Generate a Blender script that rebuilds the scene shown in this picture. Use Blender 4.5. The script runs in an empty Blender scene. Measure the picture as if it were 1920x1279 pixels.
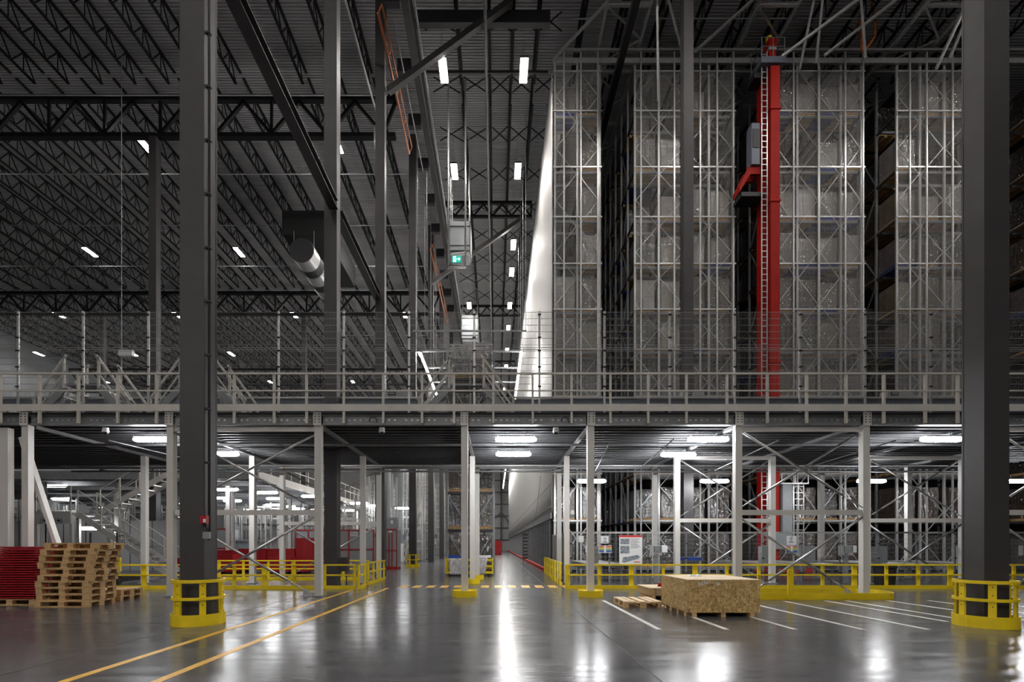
import bpy, math, random
from mathutils import Vector, Matrix
R = math.radians
SC = bpy.context.scene
COL = SC.collection
EYE = 1.42            # eye height of the camera, metres
FPX = 907.0           # focal length for a 1920 px wide frame (17 mm lens)
VPX, VPY = 929.0, 1021.0

def at(px, py, Y):
    """the point at depth Y (metres in front of the camera) seen at this place of the photograph"""
    return Vector(((px - VPX) / FPX * Y, Y, EYE - (py - VPY) / FPX * Y))

ORD = ['first', 'second', 'third', 'fourth', 'fifth', 'sixth', 'seventh', 'eighth', 'ninth', 'tenth', 'eleventh', 'twelfth',
       'thirteenth', 'fourteenth', 'fifteenth', 'sixteenth', 'seventeenth', 'eighteenth', 'nineteenth', 'twentieth',
       'twenty-first', 'twenty-second', 'twenty-third', 'twenty-fourth', 'twenty-fifth', 'twenty-sixth', 'twenty-seventh', 'twenty-eighth']

# ------------------------------------------------------------------ materials
def mat(name, col, rough=0.5, metal=0.0, noise=0.0, nscale=3.0, spec=0.5, emit=None, estr=0.0, coat=0.0, stretch=(1, 1, 1), bump=0.0):
    m = bpy.data.materials.new(name)
    m.use_nodes = True
    nt = m.node_tree
    b = nt.nodes['Principled BSDF']
    b.inputs['Base Color'].default_value = (*col, 1)
    b.inputs['Roughness'].default_value = rough
    b.inputs['Metallic'].default_value = metal
    b.inputs['Specular IOR Level'].default_value = spec
    b.inputs['Coat Weight'].default_value = coat
    if emit:
        b.inputs['Emission Color'].default_value = (*emit, 1)
        b.inputs['Emission Strength'].default_value = estr
    if noise or bump:
        tc = nt.nodes.new('ShaderNodeTexCoord')
        mp = nt.nodes.new('ShaderNodeMapping')
        mp.inputs['Scale'].default_value = stretch
        nz = nt.nodes.new('ShaderNodeTexNoise')
        nz.inputs['Scale'].default_value = nscale
        nz.inputs['Detail'].default_value = 6
        nt.links.new(tc.outputs['Object'], mp.inputs[0])
        nt.links.new(mp.outputs[0], nz.inputs['Vector'])
        if noise:
            rp = nt.nodes.new('ShaderNodeValToRGB')
            rp.color_ramp.elements[0].position = 0.3
            rp.color_ramp.elements[1].position = 0.7
            rp.color_ramp.elements[0].color = (*[c * (1 - noise) for c in col], 1)
            rp.color_ramp.elements[1].color = (*[min(1, c * (1 + noise)) for c in col], 1)
            nt.links.new(nz.outputs['Fac'], rp.inputs[0])
            nt.links.new(rp.outputs[0], b.inputs['Base Color'])
        if bump:
            bp = nt.nodes.new('ShaderNodeBump')
            bp.inputs['Strength'].default_value = bump
            bp.inputs['Distance'].default_value = 0.02
            nt.links.new(nz.outputs['Fac'], bp.inputs['Height'])
            nt.links.new(bp.outputs[0], b.inputs['Normal'])
    return m

M = {}
M['steel'] = mat('dark_grey_paint', (0.045, 0.041, 0.042), 0.5, noise=0.12, nscale=2.5)
M['steeldk'] = mat('black_steel_paint', (0.02, 0.019, 0.021), 0.5, noise=0.15, nscale=4)
M['joist'] = mat('roof_steel_paint', (0.014, 0.013, 0.014), 0.6, noise=0.15, nscale=3, spec=0.15)
M['deck'] = mat('roof_deck_steel', (0.42, 0.415, 0.42), 0.5, metal=0.0, noise=0.14, nscale=0.6, stretch=(0.3, 1, 1))
M['white'] = mat('grey_white_paint', (0.64, 0.62, 0.585), 0.45, noise=0.04, nscale=2)
M['cream'] = mat('rail_cream_paint', (0.6, 0.575, 0.525), 0.5, noise=0.06, nscale=4)
M['galv'] = mat('galvanised_steel', (0.56, 0.56, 0.55), 0.34, metal=0.55, noise=0.14, nscale=9)
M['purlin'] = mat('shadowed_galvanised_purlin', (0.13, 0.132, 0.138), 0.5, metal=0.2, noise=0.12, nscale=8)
M['rod'] = mat('galvanised_rod', (0.5, 0.5, 0.5), 0.28, metal=0.9, noise=0.1, nscale=12)
M['galvdk'] = mat('dull_galvanised_steel', (0.25, 0.255, 0.265), 0.45, metal=0.25, noise=0.15, nscale=7)
M['wire'] = mat('mesh_wire', (0.31, 0.31, 0.31), 0.5, metal=0.1)
M['net'] = mat('net_wire', (0.46, 0.445, 0.425), 0.6, metal=0.0)
M['yellow'] = mat('safety_yellow', (0.86, 0.63, 0.012), 0.42, noise=0.07, nscale=4)
M['yline'] = mat('yellow_floor_paint', (0.72, 0.40, 0.045), 0.4, noise=0.14, nscale=9)
M['wline'] = mat('white_floor_paint', (0.66, 0.65, 0.61), 0.4, noise=0.1, nscale=9)
M['red'] = mat('red_paint', (0.34, 0.010, 0.012), 0.4, noise=0.1, nscale=3)
M['redpl'] = mat('red_plastic', (0.36, 0.008, 0.016), 0.42, noise=0.08, nscale=5)
M['crane'] = mat('crane_red_paint', (0.36, 0.010, 0.005), 0.6, noise=0.1, nscale=2, spec=0.2)
M['orange'] = mat('orange_paint', (0.32, 0.08, 0.012), 0.5, noise=0.1)
M['blue'] = mat('blue_plastic', (0.012, 0.06, 0.34), 0.4, noise=0.08)
M['bluegrey'] = mat('blue_grey_paint', (0.13, 0.15, 0.19), 0.45, noise=0.08)
M['grey'] = mat('machine_grey', (0.27, 0.29, 0.30), 0.45, noise=0.05)
M['lgrey'] = mat('light_grey_panel', (0.33, 0.33, 0.33), 0.55, noise=0.05, nscale=1.0)
M['black'] = mat('black_rubber', (0.012, 0.012, 0.013), 0.55)
M['paper'] = mat('white_paper', (0.78, 0.78, 0.78), 0.6)
M['ink'] = mat('dark_ink', (0.05, 0.05, 0.06), 0.6)
M['inkred'] = mat('red_ink', (0.6, 0.03, 0.03), 0.6)
M['inkyel'] = mat('yellow_ink', (0.65, 0.5, 0.1), 0.6)
M['inkgrn'] = mat('green_ink', (0.3, 0.45, 0.12), 0.6)
M['inkblu'] = mat('blue_ink', (0.06, 0.13, 0.42), 0.6)
M['photo'] = mat('printed_photo', (0.22, 0.25, 0.28), 0.6, noise=0.7, nscale=14)
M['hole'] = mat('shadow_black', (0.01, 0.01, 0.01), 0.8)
M['clad'] = mat('white_cladding', (0.49, 0.485, 0.465), 0.6, noise=0.03, nscale=1.0, stretch=(1, 1, 0.15), bump=0.25)
M['film'] = mat('stretch_film', (0.55, 0.53, 0.52), 0.12, spec=0.8, noise=0.25, nscale=6, bump=0.8)
M['duct'] = mat('duct_sheet_metal', (0.5, 0.5, 0.5), 0.35, metal=0.8)

def wood(name, a, b, scale, stretch):
    m = bpy.data.materials.new(name); m.use_nodes = True
    nt = m.node_tree; bs = nt.nodes['Principled BSDF']
    bs.inputs['Roughness'].default_value = 0.7
    tc = nt.nodes.new('ShaderNodeTexCoord'); mp = nt.nodes.new('ShaderNodeMapping')
    mp.inputs['Scale'].default_value = stretch
    nz = nt.nodes.new('ShaderNodeTexNoise'); nz.inputs['Scale'].default_value = scale; nz.inputs['Detail'].default_value = 8
    nz.inputs['Distortion'].default_value = 0.8
    rp = nt.nodes.new('ShaderNodeValToRGB')
    rp.color_ramp.elements[0].position = 0.32; rp.color_ramp.elements[1].position = 0.68
    rp.color_ramp.elements[0].color = (*a, 1); rp.color_ramp.elements[1].color = (*b, 1)
    nt.links.new(tc.outputs['Object'], mp.inputs[0]); nt.links.new(mp.outputs[0], nz.inputs['Vector'])
    nt.links.new(nz.outputs['Fac'], rp.inputs[0]); nt.links.new(rp.outputs[0], bs.inputs['Base Color'])
    return m
M['wood'] = wood('pallet_wood', (0.44, 0.26, 0.11), (0.70, 0.47, 0.23), 3.0, (2, 9, 9))
M['woodlt'] = wood('pale_plywood', (0.62, 0.47, 0.28), (0.74, 0.59, 0.38), 2.0, (6, 1.5, 6))

def osb():
    m = bpy.data.materials.new('strand_board'); m.use_nodes = True
    nt = m.node_tree; bs = nt.nodes['Principled BSDF']; bs.inputs['Roughness'].default_value = 0.65
    tc = nt.nodes.new('ShaderNodeTexCoord')
    cols = []; dist = nt.nodes.new('ShaderNodeTexNoise'); dist.inputs['Scale'].default_value = 4.0
    for k, (st, rot) in enumerate((((4, 4, 15), 0.25), ((4, 4, 15), -0.75), ((4, 4, 14), 1.1))):
        mr = nt.nodes.new('ShaderNodeMapping'); mr.inputs['Rotation'].default_value = (rot, rot, 0)
        mp = nt.nodes.new('ShaderNodeMapping'); mp.inputs['Scale'].default_value = st
        vo = nt.nodes.new('ShaderNodeTexVoronoi'); vo.inputs['Scale'].default_value = 3.6
        nt.links.new(tc.outputs['Object'], dist.inputs['Vector']); nt.links.new(tc.outputs['Object'], mr.inputs[0])
        ad = nt.nodes.new('ShaderNodeVectorMath'); ad.operation = 'MULTIPLY_ADD'; ad.inputs[1].default_value = (0.16, 0.16, 0.16)
        nt.links.new(dist.outputs['Color'], ad.inputs[0]); nt.links.new(mr.outputs[0], ad.inputs[2])
        nt.links.new(ad.outputs[0], mp.inputs[0]); nt.links.new(mp.outputs[0], vo.inputs['Vector'])
        cols.append(vo.outputs['Color'])
    mx = nt.nodes.new('ShaderNodeMix'); mx.data_type = 'RGBA'; mx.inputs[0].default_value = 0.5
    nt.links.new(cols[0], mx.inputs[6]); nt.links.new(cols[1], mx.inputs[7])
    mx2 = nt.nodes.new('ShaderNodeMix'); mx2.data_type = 'RGBA'; mx2.inputs[0].default_value = 0.35
    nt.links.new(mx.outputs[2], mx2.inputs[6]); nt.links.new(cols[2], mx2.inputs[7])
    bw = nt.nodes.new('ShaderNodeRGBToBW'); nt.links.new(mx2.outputs[2], bw.inputs[0])
    rp = nt.nodes.new('ShaderNodeValToRGB')
    rp.color_ramp.elements[0].position = 0.22; rp.color_ramp.elements[1].position = 0.8
    rp.color_ramp.elements[0].color = (0.24, 0.135, 0.042, 1); rp.color_ramp.elements[1].color = (0.76, 0.55, 0.26, 1)
    e = rp.color_ramp.elements.new(0.5); e.color = (0.50, 0.325, 0.12, 1)
    nt.links.new(bw.outputs[0], rp.inputs[0]); nt.links.new(rp.outputs[0], bs.inputs['Base Color'])
    return m
M['osb'] = osb()

def floor_mat():
    m = bpy.data.materials.new('polished_concrete'); m.use_nodes = True
    nt = m.node_tree; bs = nt.nodes['Principled BSDF']
    tc = nt.nodes.new('ShaderNodeTexCoord')
    def nz(scale, st, det=6):
        mp = nt.nodes.new('ShaderNodeMapping'); mp.inputs['Scale'].default_value = st
        n = nt.nodes.new('ShaderNodeTexNoise'); n.inputs['Scale'].default_value = scale; n.inputs['Detail'].default_value = det
        nt.links.new(tc.outputs['Object'], mp.inputs[0]); nt.links.new(mp.outputs[0], n.inputs['Vector'])
        return n.outputs['Fac']
    n1, n2 = nz(0.5, (1, 1, 1)), nz(2.2, (0.5, 2.0, 1))
    mx = nt.nodes.new('ShaderNodeMix'); mx.data_type = 'FLOAT'; mx.inputs[0].default_value = 0.45
    nt.links.new(n1, mx.inputs[2]); nt.links.new(n2, mx.inputs[3])
    rp = nt.nodes.new('ShaderNodeValToRGB')
    rp.color_ramp.elements[0].position = 0.33; rp.color_ramp.elements[1].position = 0.67
    rp.color_ramp.elements[0].color = (0.060, 0.061, 0.066, 1); rp.color_ramp.elements[1].color = (0.108, 0.107, 0.109, 1)
    nt.links.new(mx.outputs[0], rp.inputs[0]); nt.links.new(rp.outputs[0], bs.inputs['Base Color'])
    rr = nt.nodes.new('ShaderNodeMapRange'); rr.inputs[1].default_value = 0.3; rr.inputs[2].default_value = 0.7
    rr.inputs[3].default_value = 0.15; rr.inputs[4].default_value = 0.26
    nt.links.new(n2, rr.inputs[0]); nt.links.new(rr.outputs[0], bs.inputs['Roughness'])
    bp = nt.nodes.new('ShaderNodeBump'); bp.inputs['Strength'].default_value = 0.03; bp.inputs['Distance'].default_value = 0.02
    nt.links.new(nz(1.6, (0.6, 1.4, 1), 3), bp.inputs['Height']); nt.links.new(bp.outputs[0], bs.inputs['Normal'])
    bs.inputs['Specular IOR Level'].default_value = 0.36
    return m
M['floor'] = floor_mat()
M['joint'] = mat('floor_joint_filler', (0.03, 0.03, 0.03), 0.6)

LAMP_HI, LAMP_LO, LAMP_STRIP, LAMP_BG = 72.0, 44.0, 46.0, 14.0
M['lamp_hi'] = mat('high_bay_led', (0.9, 0.9, 0.9), 0.4, emit=(1.0, 0.96, 0.92), estr=LAMP_HI)
M['lamp_lo'] = mat('batten_diffuser', (0.9, 0.9, 0.9), 0.4, emit=(0.97, 0.98, 1.0), estr=LAMP_LO)
M['lamp_bg'] = mat('far_batten_diffuser', (0.9, 0.9, 0.9), 0.4, emit=(0.97, 0.98, 1.0), estr=LAMP_BG)
M['lamp_strip'] = mat('strip_light_tube', (0.9, 0.9, 0.9), 0.4, emit=(1.0, 0.98, 0.95), estr=LAMP_STRIP)
M['exit'] = mat('exit_sign_green', (0.01, 0.2, 0.14), 0.4, emit=(0.0, 0.32, 0.24), estr=0.55)
M['exitw'] = mat('exit_sign_white', (0.5, 0.9, 0.8), 0.4, emit=(0.5, 1.0, 0.9), estr=0.8)
M['screen'] = mat('panel_screen', (0.03, 0.045, 0.04), 0.2, emit=(0.25, 0.4, 0.35), estr=0.05)

# ------------------------------------------------------------------ mesh builder
class MB:
    def __init__(s):
        s.v, s.f, s.mi, s.cur, s.sm = [], [], [], 0, False
    def mat(s, i): s.cur = i; return s
    def face(s, idx):
        s.f.append(tuple(idx)); s.mi.append(s.cur)
    def box(s, x0, x1, y0, y1, z0, z1):
        b = len(s.v)
        s.v += [(x0, y0, z0), (x1, y0, z0), (x1, y1, z0), (x0, y1, z0), (x0, y0, z1), (x1, y0, z1), (x1, y1, z1), (x0, y1, z1)]
        for q in ((0, 3, 2, 1), (4, 5, 6, 7), (0, 1, 5, 4), (1, 2, 6, 5), (2, 3, 7, 6), (3, 0, 4, 7)):
            s.face([b + i for i in q])
        return s
    def cbox(s, x, y, z, w, d, h, rz=0.0):
        """box centred in x and y, standing on z, turned about its own upright axis"""
        c, sn = math.cos(rz), math.sin(rz)
        b = len(s.v)
        for zz in (z, z + h):
            for (dx, dy) in ((-w / 2, -d / 2), (w / 2, -d / 2), (w / 2, d / 2), (-w / 2, d / 2)):
                s.v.append((x + dx * c - dy * sn, y + dx * sn + dy * c, zz))
        for q in ((0, 3, 2, 1), (4, 5, 6, 7), (0, 1, 5, 4), (1, 2, 6, 5), (2, 3, 7, 6), (3, 0, 4, 7)):
            s.face([b + i for i in q])
        return s
    def bar(s, p, q, w, h=None):
        """square or flat bar from p to q; h is its size in the upright plane"""
        h = h or w
        p, q = Vector(p), Vector(q)
        d = (q - p)
        if d.length < 1e-6: return s
        d.normalize()
        up = Vector((0, 0, 1)) if abs(d.z) < 0.95 else Vector((0, 1, 0))
        a = d.cross(up).normalized(); u = a.cross(d).normalized()
        b = len(s.v)
        for e in (p, q):
            for (i, j) in ((-1, -1), (1, -1), (1, 1), (-1, 1)):
                s.v.append(tuple(e + a * (i * w / 2) + u * (j * h / 2)))
        for f in ((0, 1, 2, 3), (7, 6, 5, 4), (0, 4, 5, 1), (1, 5, 6, 2), (2, 6, 7, 3), (3, 7, 4, 0)):
            s.face([b + i for i in f])
        return s
    def tube(s, p, q, r, n=8, cap=True):
        p, q = Vector(p), Vector(q)
        d = (q - p)
        if d.length < 1e-6: return s
        d.normalize()
        up = Vector((0, 0, 1)) if abs(d.z) < 0.95 else Vector((0, 1, 0))
        a = d.cross(up).normalized(); u = a.cross(d).normalized()
        b = len(s.v)
        for e in (p, q):
            for k in range(n):
                t = 2 * math.pi * k / n
                s.v.append(tuple(e + a * (r * math.cos(t)) + u * (r * math.sin(t))))
        for k in range(n):
            j = (k + 1) % n
            s.face((b + k, b + n + k, b + n + j, b + j))
        if cap:
            s.face([b + k for k in range(n)]); s.face([b + n + k for k in reversed(range(n))])
        return s
    def path(s, pts, r, n=8):
        for a, b in zip(pts, pts[1:]): s.tube(a, b, r, n)
        return s
    def ring(s, x, y, r0, r1, z0, z1, n=40):
        b = len(s.v)
        for k in range(n):
            t = 2 * math.pi * k / n; c, sn = math.cos(t), math.sin(t)
            s.v += [(x + r0 * c, y + r0 * sn, z0), (x + r1 * c, y + r1 * sn, z0), (x + r1 * c, y + r1 * sn, z1), (x + r0 * c, y + r0 * sn, z1)]
        for k in range(n):
            a, c = b + 4 * k, b + 4 * ((k + 1) % n)
            s.face((a + 1, c + 1, c + 2, a + 2)); s.face((a + 2, c + 2, c + 3, a + 3)); s.face((a + 3, c + 3, c, a)); s.face((a, c, c + 1, a + 1))
        return s
    def cyl(s, x, y, z0, z1, r, n=24, r2=None):
        b = len(s.v); r2 = r if r2 is None else r2
        for (z, q) in ((z0, r), (z1, r2)):
            for k in range(n):
                t = 2 * math.pi * k / n; s.v.append((x + q * math.cos(t), y + q * math.sin(t), z))
        for k in range(n):
            j = (k + 1) % n; s.face((b + k, b + j, b + n + j, b + n + k))
        s.face([b + k for k in reversed(range(n))]); s.face([b + n + k for k in range(n)])
        return s
    def prism(s, poly, axis, a0, a1):
        """poly: 2-D points; axis 'x' | 'y' | 'z' is the direction of the extrusion from a0 to a1"""
        b = len(s.v); n = len(poly)
        for a in (a0, a1):
            for (u, w) in poly:
                s.v.append({'x': (a, u, w), 'y': (u, a, w), 'z': (u, w, a)}[axis])
        s.face([b + k for k in range(n)]); s.face([b + n + k for k in reversed(range(n))])
        for k in range(n):
            j = (k + 1) % n; s.face((b + k, b + n + k, b + n + j, b + j))
        return s
    def dome(s, x, y, z, r, n=16, m=6, down=True):
        b = len(s.v)
        for i in range(m + 1):
            a = (math.pi / 2) * i / m
            rr, zz = r * math.cos(a), r * math.sin(a) * (-1 if down else 1)
            for k in range(n):
                t = 2 * math.pi * k / n; s.v.append((x + rr * math.cos(t), y + rr * math.sin(t), z + zz))
        for i in range(m):
            for k in range(n):
                j = (k + 1) % n
                s.face((b + i * n + k, b + i * n + j, b + (i + 1) * n + j, b + (i + 1) * n + k))
        return s
    def build(s, name, mats, parent=None, smooth=False):
        me = bpy.data.meshes.new(name)
        off = ORIGIN.get(parent.name, Vector((0, 0, 0))) if parent else Vector((0, 0, 0))
        me.from_pydata([tuple(Vector(v) - off) for v in s.v], [], s.f)
        for m in (mats if isinstance(mats, (list, tuple)) else [mats]):
            me.materials.append(M[m] if isinstance(m, str) else m)
        if any(s.mi): me.polygons.foreach_set('material_index', s.mi)
        if smooth: me.polygons.foreach_set('use_smooth', [True] * len(me.polygons))
        me.validate(); me.update()
        o = bpy.data.objects.new(name, me); COL.objects.link(o)
        if parent:
            o.parent = parent; ORIGIN[o.name] = off
        return o

ORIGIN = {}
def tag(o, label=None, cat=None, group=None, kind=None):
    if label: o['label'] = label
    if cat: o['category'] = cat
    if group: o['group'] = group
    if kind: o['kind'] = kind
    return o
def thing(name, label, cat, loc=(0, 0, 0), group=None, kind='thing'):
    o = bpy.data.objects.new(name, None); COL.objects.link(o)
    o.location = loc; o.empty_display_size = 0.1
    ORIGIN[o.name] = Vector(loc)
    return tag(o, label, cat, group, kind)
def struct(name, mb, mats, smooth=False, label=None):
    o = mb.build(name, mats, None, smooth); o['kind'] = 'structure'
    if label: o['label'] = label
    return o
def dup(root, loc, rz=None, label=None, group=None):
    def cp(o, par):
        c = o.copy(); COL.objects.link(c)
        if par: c.parent = par
        for ch in KIDS.get(o.name, ()): cp(ch, c)
        return c
    if root.name not in KIDS:
        def reg(o):
            KIDS[o.name] = list(o.children)
            for ch in o.children: reg(ch)
        reg(root)
    r = cp(root, None); r.location = loc
    if rz is not None: r.rotation_euler = (0, 0, rz)
    if label: r['label'] = label
    if group: r['group'] = group
    return r
KIDS = {}
def relabel(parent, name, label):
    for ch in parent.children:
        if ch.name.split('.')[0] == name: ch['label'] = label
random.seed(7)
# ------------------------------------------------------------------ camera, world
cam = bpy.data.cameras.new('camera'); co = bpy.data.objects.new('camera', cam); COL.objects.link(co)
cam.sensor_width = 36.0; cam.lens = FPX / 1920 * 36.0
cam.shift_x = (960 - VPX) / 1920.0; cam.shift_y = (VPY - 639.5) / 1920.0
cam.clip_start = 0.1; cam.clip_end = 400
co.location = (0, 0, EYE); co.rotation_euler = (R(90), 0, 0)
SC.camera = co
w = bpy.data.worlds.new('hall'); SC.world = w; w.use_nodes = True
w.node_tree.nodes['Background'].inputs[0].default_value = (0.5, 0.52, 0.55, 1)
w.node_tree.nodes['Background'].inputs[1].default_value = 0.0
SC.view_settings.view_transform = 'Standard'; SC.view_settings.look = 'None'
SC.view_settings.gamma = 1.0; SC.view_settings.exposure = 0.0; SC.view_settings.use_curve_mapping = False
SC.cycles.use_denoising = True
SC.cycles.max_bounces = 8; SC.cycles.diffuse_bounces = 4; SC.cycles.glossy_bounces = 4
SC.cycles.sample_clamp_indirect = 6.0
SC.cycles.caustics_reflective = False

# ------------------------------------------------------------------ the setting
XL, XR, YB, YF, ZR = -62.0, 48.0, -46.0, 114.0, 28.15
m = MB(); m.box(XL, XR, YB, YF, -0.3, 0.0)
m.mat(1)
for x in (-5.36, 1.72, 8.5, -12.4, -19.3):
    m.box(x - 0.011, x + 0.011, YB, YF, -0.01, 0.0015)
for y in (1.6, 8.7, 16.2, 23.4, 31.0, 38.6, 46.2):
    m.box(XL, XR, y - 0.006, y + 0.006, -0.01, 0.0015)
struct('floor', m, ['floor', 'joint'])
# corrugated roof deck, ribs across the hall
m = MB(); p = 0.16; y = YB
b = 0
while y < YF:
    for (yy, zz) in ((0, 0), (0.06, 0), (0.08, 0.05), (0.14, 0.05)):
        m.v += [(XL, y + yy, ZR + zz), (XR, y + yy, ZR + zz)]
    y += p
n = len(m.v) // 2
for k in range(n - 1): m.face((2 * k, 2 * k + 2, 2 * k + 3, 2 * k + 1))
m.box(XL, XR, YB, YF, ZR + 0.1, ZR + 0.3)
struct('ceiling', m, 'deck')
struct('wall_left', MB().box(XL - 0.3, XL, YB, YF, 0, ZR), 'grey')
struct('wall_right', MB().box(XR, XR + 0.3, YB, YF, 0, ZR), 'steel')
struct('wall_front', MB().box(XL, XR, YB - 0.3, YB, 0, ZR), 'lgrey')
m = MB(); m.box(XL, XR, YF, YF + 0.3, 0, ZR); struct('wall_back', m, 'lgrey')
m = MB()
for z in (2.4, 5.2, 8.0, 10.8, 13.6, 16.4, 19.2, 22): m.box(-4.5, 3.4, YF - 0.22, YF - 0.01, z, z + 0.22)
for x in (-2.6, 1.35): m.box(x - 0.2, x + 0.2, YF - 0.6, YF - 0.23, 0, ZR - 0.1)
m.bar((1.35, YF - 0.7, 9), (-2.6, YF - 0.7, 5.2), 0.2); m.bar((1.35, YF - 0.7, 9), (4.0, YF - 0.7, 5.5), 0.2)
struct('trim_1', m, 'steel')

# floor paint
def paint(name, x0, x1, y0, y1, mt, z=0.003):
    struct(name, MB().box(x0, x1, y0, y1, 0.0, z), mt)
paint('floor_marking', -4.52, -4.41, 2.0, 15.15, 'yline'); paint('floor_marking', -3.56, -3.45, 2.0, 15.75, 'yline')
for k in range(13):
    x = -3.22 + 0.455 * k
    if k in (5,): continue
    paint('floor_marking', x, x + 0.27, 15.85, 16.75, 'yline')
for (x, y0, y1) in ((2.73, 8.07, 12.25), (3.86, 8.07, 12.25), (5.0, 8.07, 12.25), (6.13, 8.07, 12.1), (7.22, 8.07, 12.1), (8.31, 8.9, 12.2), (8.84, 9.1, 12.2), (9.9, 9.0, 12.25), (10.96, 9.0, 12.25), (12.05, 9.0, 12.25)):
    paint('floor_marking', x - 0.045, x + 0.045, y0, y1, 'wline')

# ------------------------------------------------------------------ building columns
def steel_column(x, y, h, label, w=0.43, d=0.40):
    t = thing('steel_column', label, 'column', (x, y, 0), 'dark steel building columns')
    m = MB(); m.cbox(x, y, 0.03, w, 0.03, h - 0.03); m.v = [(a, b - d / 2 + 0.015, c) for a, b, c in m.v]
    k = len(m.v); m.cbox(x, y, 0.03, w, 0.03, h - 0.03); m.v[k:] = [(a, b + d / 2 - 0.015, c) for a, b, c in m.v[k:]]
    m.cbox(x + w / 2 - 0.02, y, 0.03, 0.03, d - 0.06, h - 0.03); m.cbox(x - w / 2 + 0.02, y, 0.03, 0.03, d - 0.06, h - 0.03)
    m.build('shaft', 'steel', t)
    MB().cbox(x, y, 0.0, w + 0.02, d + 0.02, 0.03).build('base_plate', 'steeldk', t)
    return t
RT = 26.8
steel_column(-5.335, 8.7, RT, 'massive dark grey column in left foreground with a yellow ring guard and conduit')
steel_column(-5.58, 16.55, RT, 'dark steel column just behind the low yellow fence at the left, second in the row')
steel_column(-5.34, 22.55, RT, 'dark steel column behind the corner of yellow rail, third in the left row')
steel_column(-5.14, 30.1, RT, 'dark steel column with a small yellow ring guard, fourth in the left row')
steel_column(-5.14, 38.6, RT, 'dark steel column fifth in the row along the left of the aisle')
steel_column(-5.3, 47.7, RT, 'dark steel column sixth in the row along the left of the aisle')
steel_column(-5.3, 58.0, RT, 'most distant dark steel column along the left of the aisle')
steel_column(8.55, 8.45, RT, 'massive dark column in right foreground with a yellow ring guard')
steel_column(8.47, 21.4, RT, 'tall dark column standing in front of the second rack face')
steel_column(-19.3, 27.4, 24.4, 'dark column under the roof girder at the left, beside a bright high bay lamp')
steel_column(-19.3, 48.8, 24.4, 'slim dark distant column under the far roof girder near the hanging duct')
steel_column(-39.6, 48.8, 24.4, 'slim dark distant column at the far left under the far girder')

# ------------------------------------------------------------------ roof girders, joists, struts
def v_girder(name, label, x0, x1, y, zt, zb, panel, cw, ww, verts=True, group=None, mt='joist'):
    t = thing(name, label, 'girder', (x0, y, zb), group)
    MB().box(x0, x1, y - cw / 2, y + cw / 2, zt - cw, zt).build('top_chord', mt, t)
    MB().box(x0, x1, y - cw / 2, y + cw / 2, zb, zb + cw * 0.8).build('bottom_chord', mt, t)
    m = MB(); x = x0
    while x < x1 - 0.1:
        xm, xe = min(x + panel / 2, x1), min(x + panel, x1)
        m.bar((x, y, zt - cw), (xm, y, zb + cw * 0.8), ww); m.bar((xm, y, zb + cw * 0.8), (xe, y, zt - cw), ww)
        if verts: m.bar((xm, y, zb), (xm, y, zt - cw), ww * 0.8)
        x += panel
    m.build('web', mt, t)
    return t
for i, (yy, lb) in enumerate(((27.4, 'deep dark roof girder across the left hall, the nearest'), (48.6, 'deep dark roof girder across the left hall, second from camera'),
                              (69.8, 'deep dark roof girder far back across the left hall, third from camera'), (91.0, 'deep dark roof girder at the very back of the left hall'))):
    v_girder('ceiling_girder', lb, -61.5, -5.65, yy, 26.8, 24.42, 3.15, 0.3, 0.16, True, 'left hall roof girders')
for i, (yy, lb) in enumerate(((35.8, 'shallow zigzag girder over the central aisle, the nearer one'), (51.3, 'shallow zigzag girder over the central aisle, the second one'),
                              (66.8, 'shallow zigzag girder over the central aisle, the third one'), (82.3, 'shallow zigzag girder over the central aisle, the farthest'))):
    v_girder('ceiling_girder', lb, -3.7, 2.7, yy, 26.8, 25.6, 1.4, 0.2, 0.1, False, 'aisle roof girders')

def joist_mesh(L, depth=1.15, panel=1.3, z0=26.86):
    m = MB()
    for dx in (-0.035, 0.035):
        m.box(dx - 0.04, dx + 0.03, 0, L, z0 + depth - 0.07, z0 + depth)
        m.box(dx - 0.03, dx + 0.03, 0.5, L - 0.5, z0, z0 + 0.07)
    y = 0.5; n = int((L - 1.0) / panel); pp = (L - 1.0) / n
    for k in range(n):
        a, c, e = 0.5 + k * pp, 0.5 + (k + 0.5) * pp, 0.5 + (k + 1) * pp
        m.bar((0, a, z0 + 0.05), (0, c, z0 + depth - 0.05), 0.05); m.bar((0, c, z0 + depth - 0.05), (0, e, z0 + 0.05), 0.05)
        m.bar((0, c, z0 + 0.05), (0, c, z0 + depth - 0.05), 0.035)
    return m
jp = None
def joist(x, y0, label, group):
    global jp
    if jp is None:
        jp = joist_mesh(20.9).build('ceiling_joist', 'joist'); o = jp
    else:
        o = jp.copy(); COL.objects.link(o)
    o.location = (x, y0, 0)
    tag(o, label, 'roof joist', group, 'thing')
BAY = ['nearest', 'second', 'third', 'last']
for bi, y0 in enumerate((6.35, 27.55, 48.75, 69.95)):
    k = 0; x = -6.95
    while x > max(-60.5, -1.06 * (y0 + 21.0) - 1.5):
        joist(x, y0, 'dark zigzag roof joist, %s left of the columns, %s bay' % (ORD[k] if k < len(ORD) else 'outermost but %s' % ORD[k - 28], BAY[bi]), 'left roof joists in the %s bay' % BAY[bi])
        x -= 1.85; k += 1
    for k, x in enumerate((-1.9, -0.3, 0.88, 2.13)):
        joist(x, y0, 'dark roof joist above the central aisle, %s from the left in the %s bay' % (ORD[k], BAY[bi]), 'aisle roof joists in the %s bay' % BAY[bi])
    if bi < 2:
        for k in range(12):
            x = 4.3 + 1.95 * k
            joist(x, y0, 'dark roof joist over the tall racks, %s right of the aisle in the %s bay' % (ORD[k], BAY[bi]), 'rack hall roof joists in the %s bay' % BAY[bi])
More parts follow.
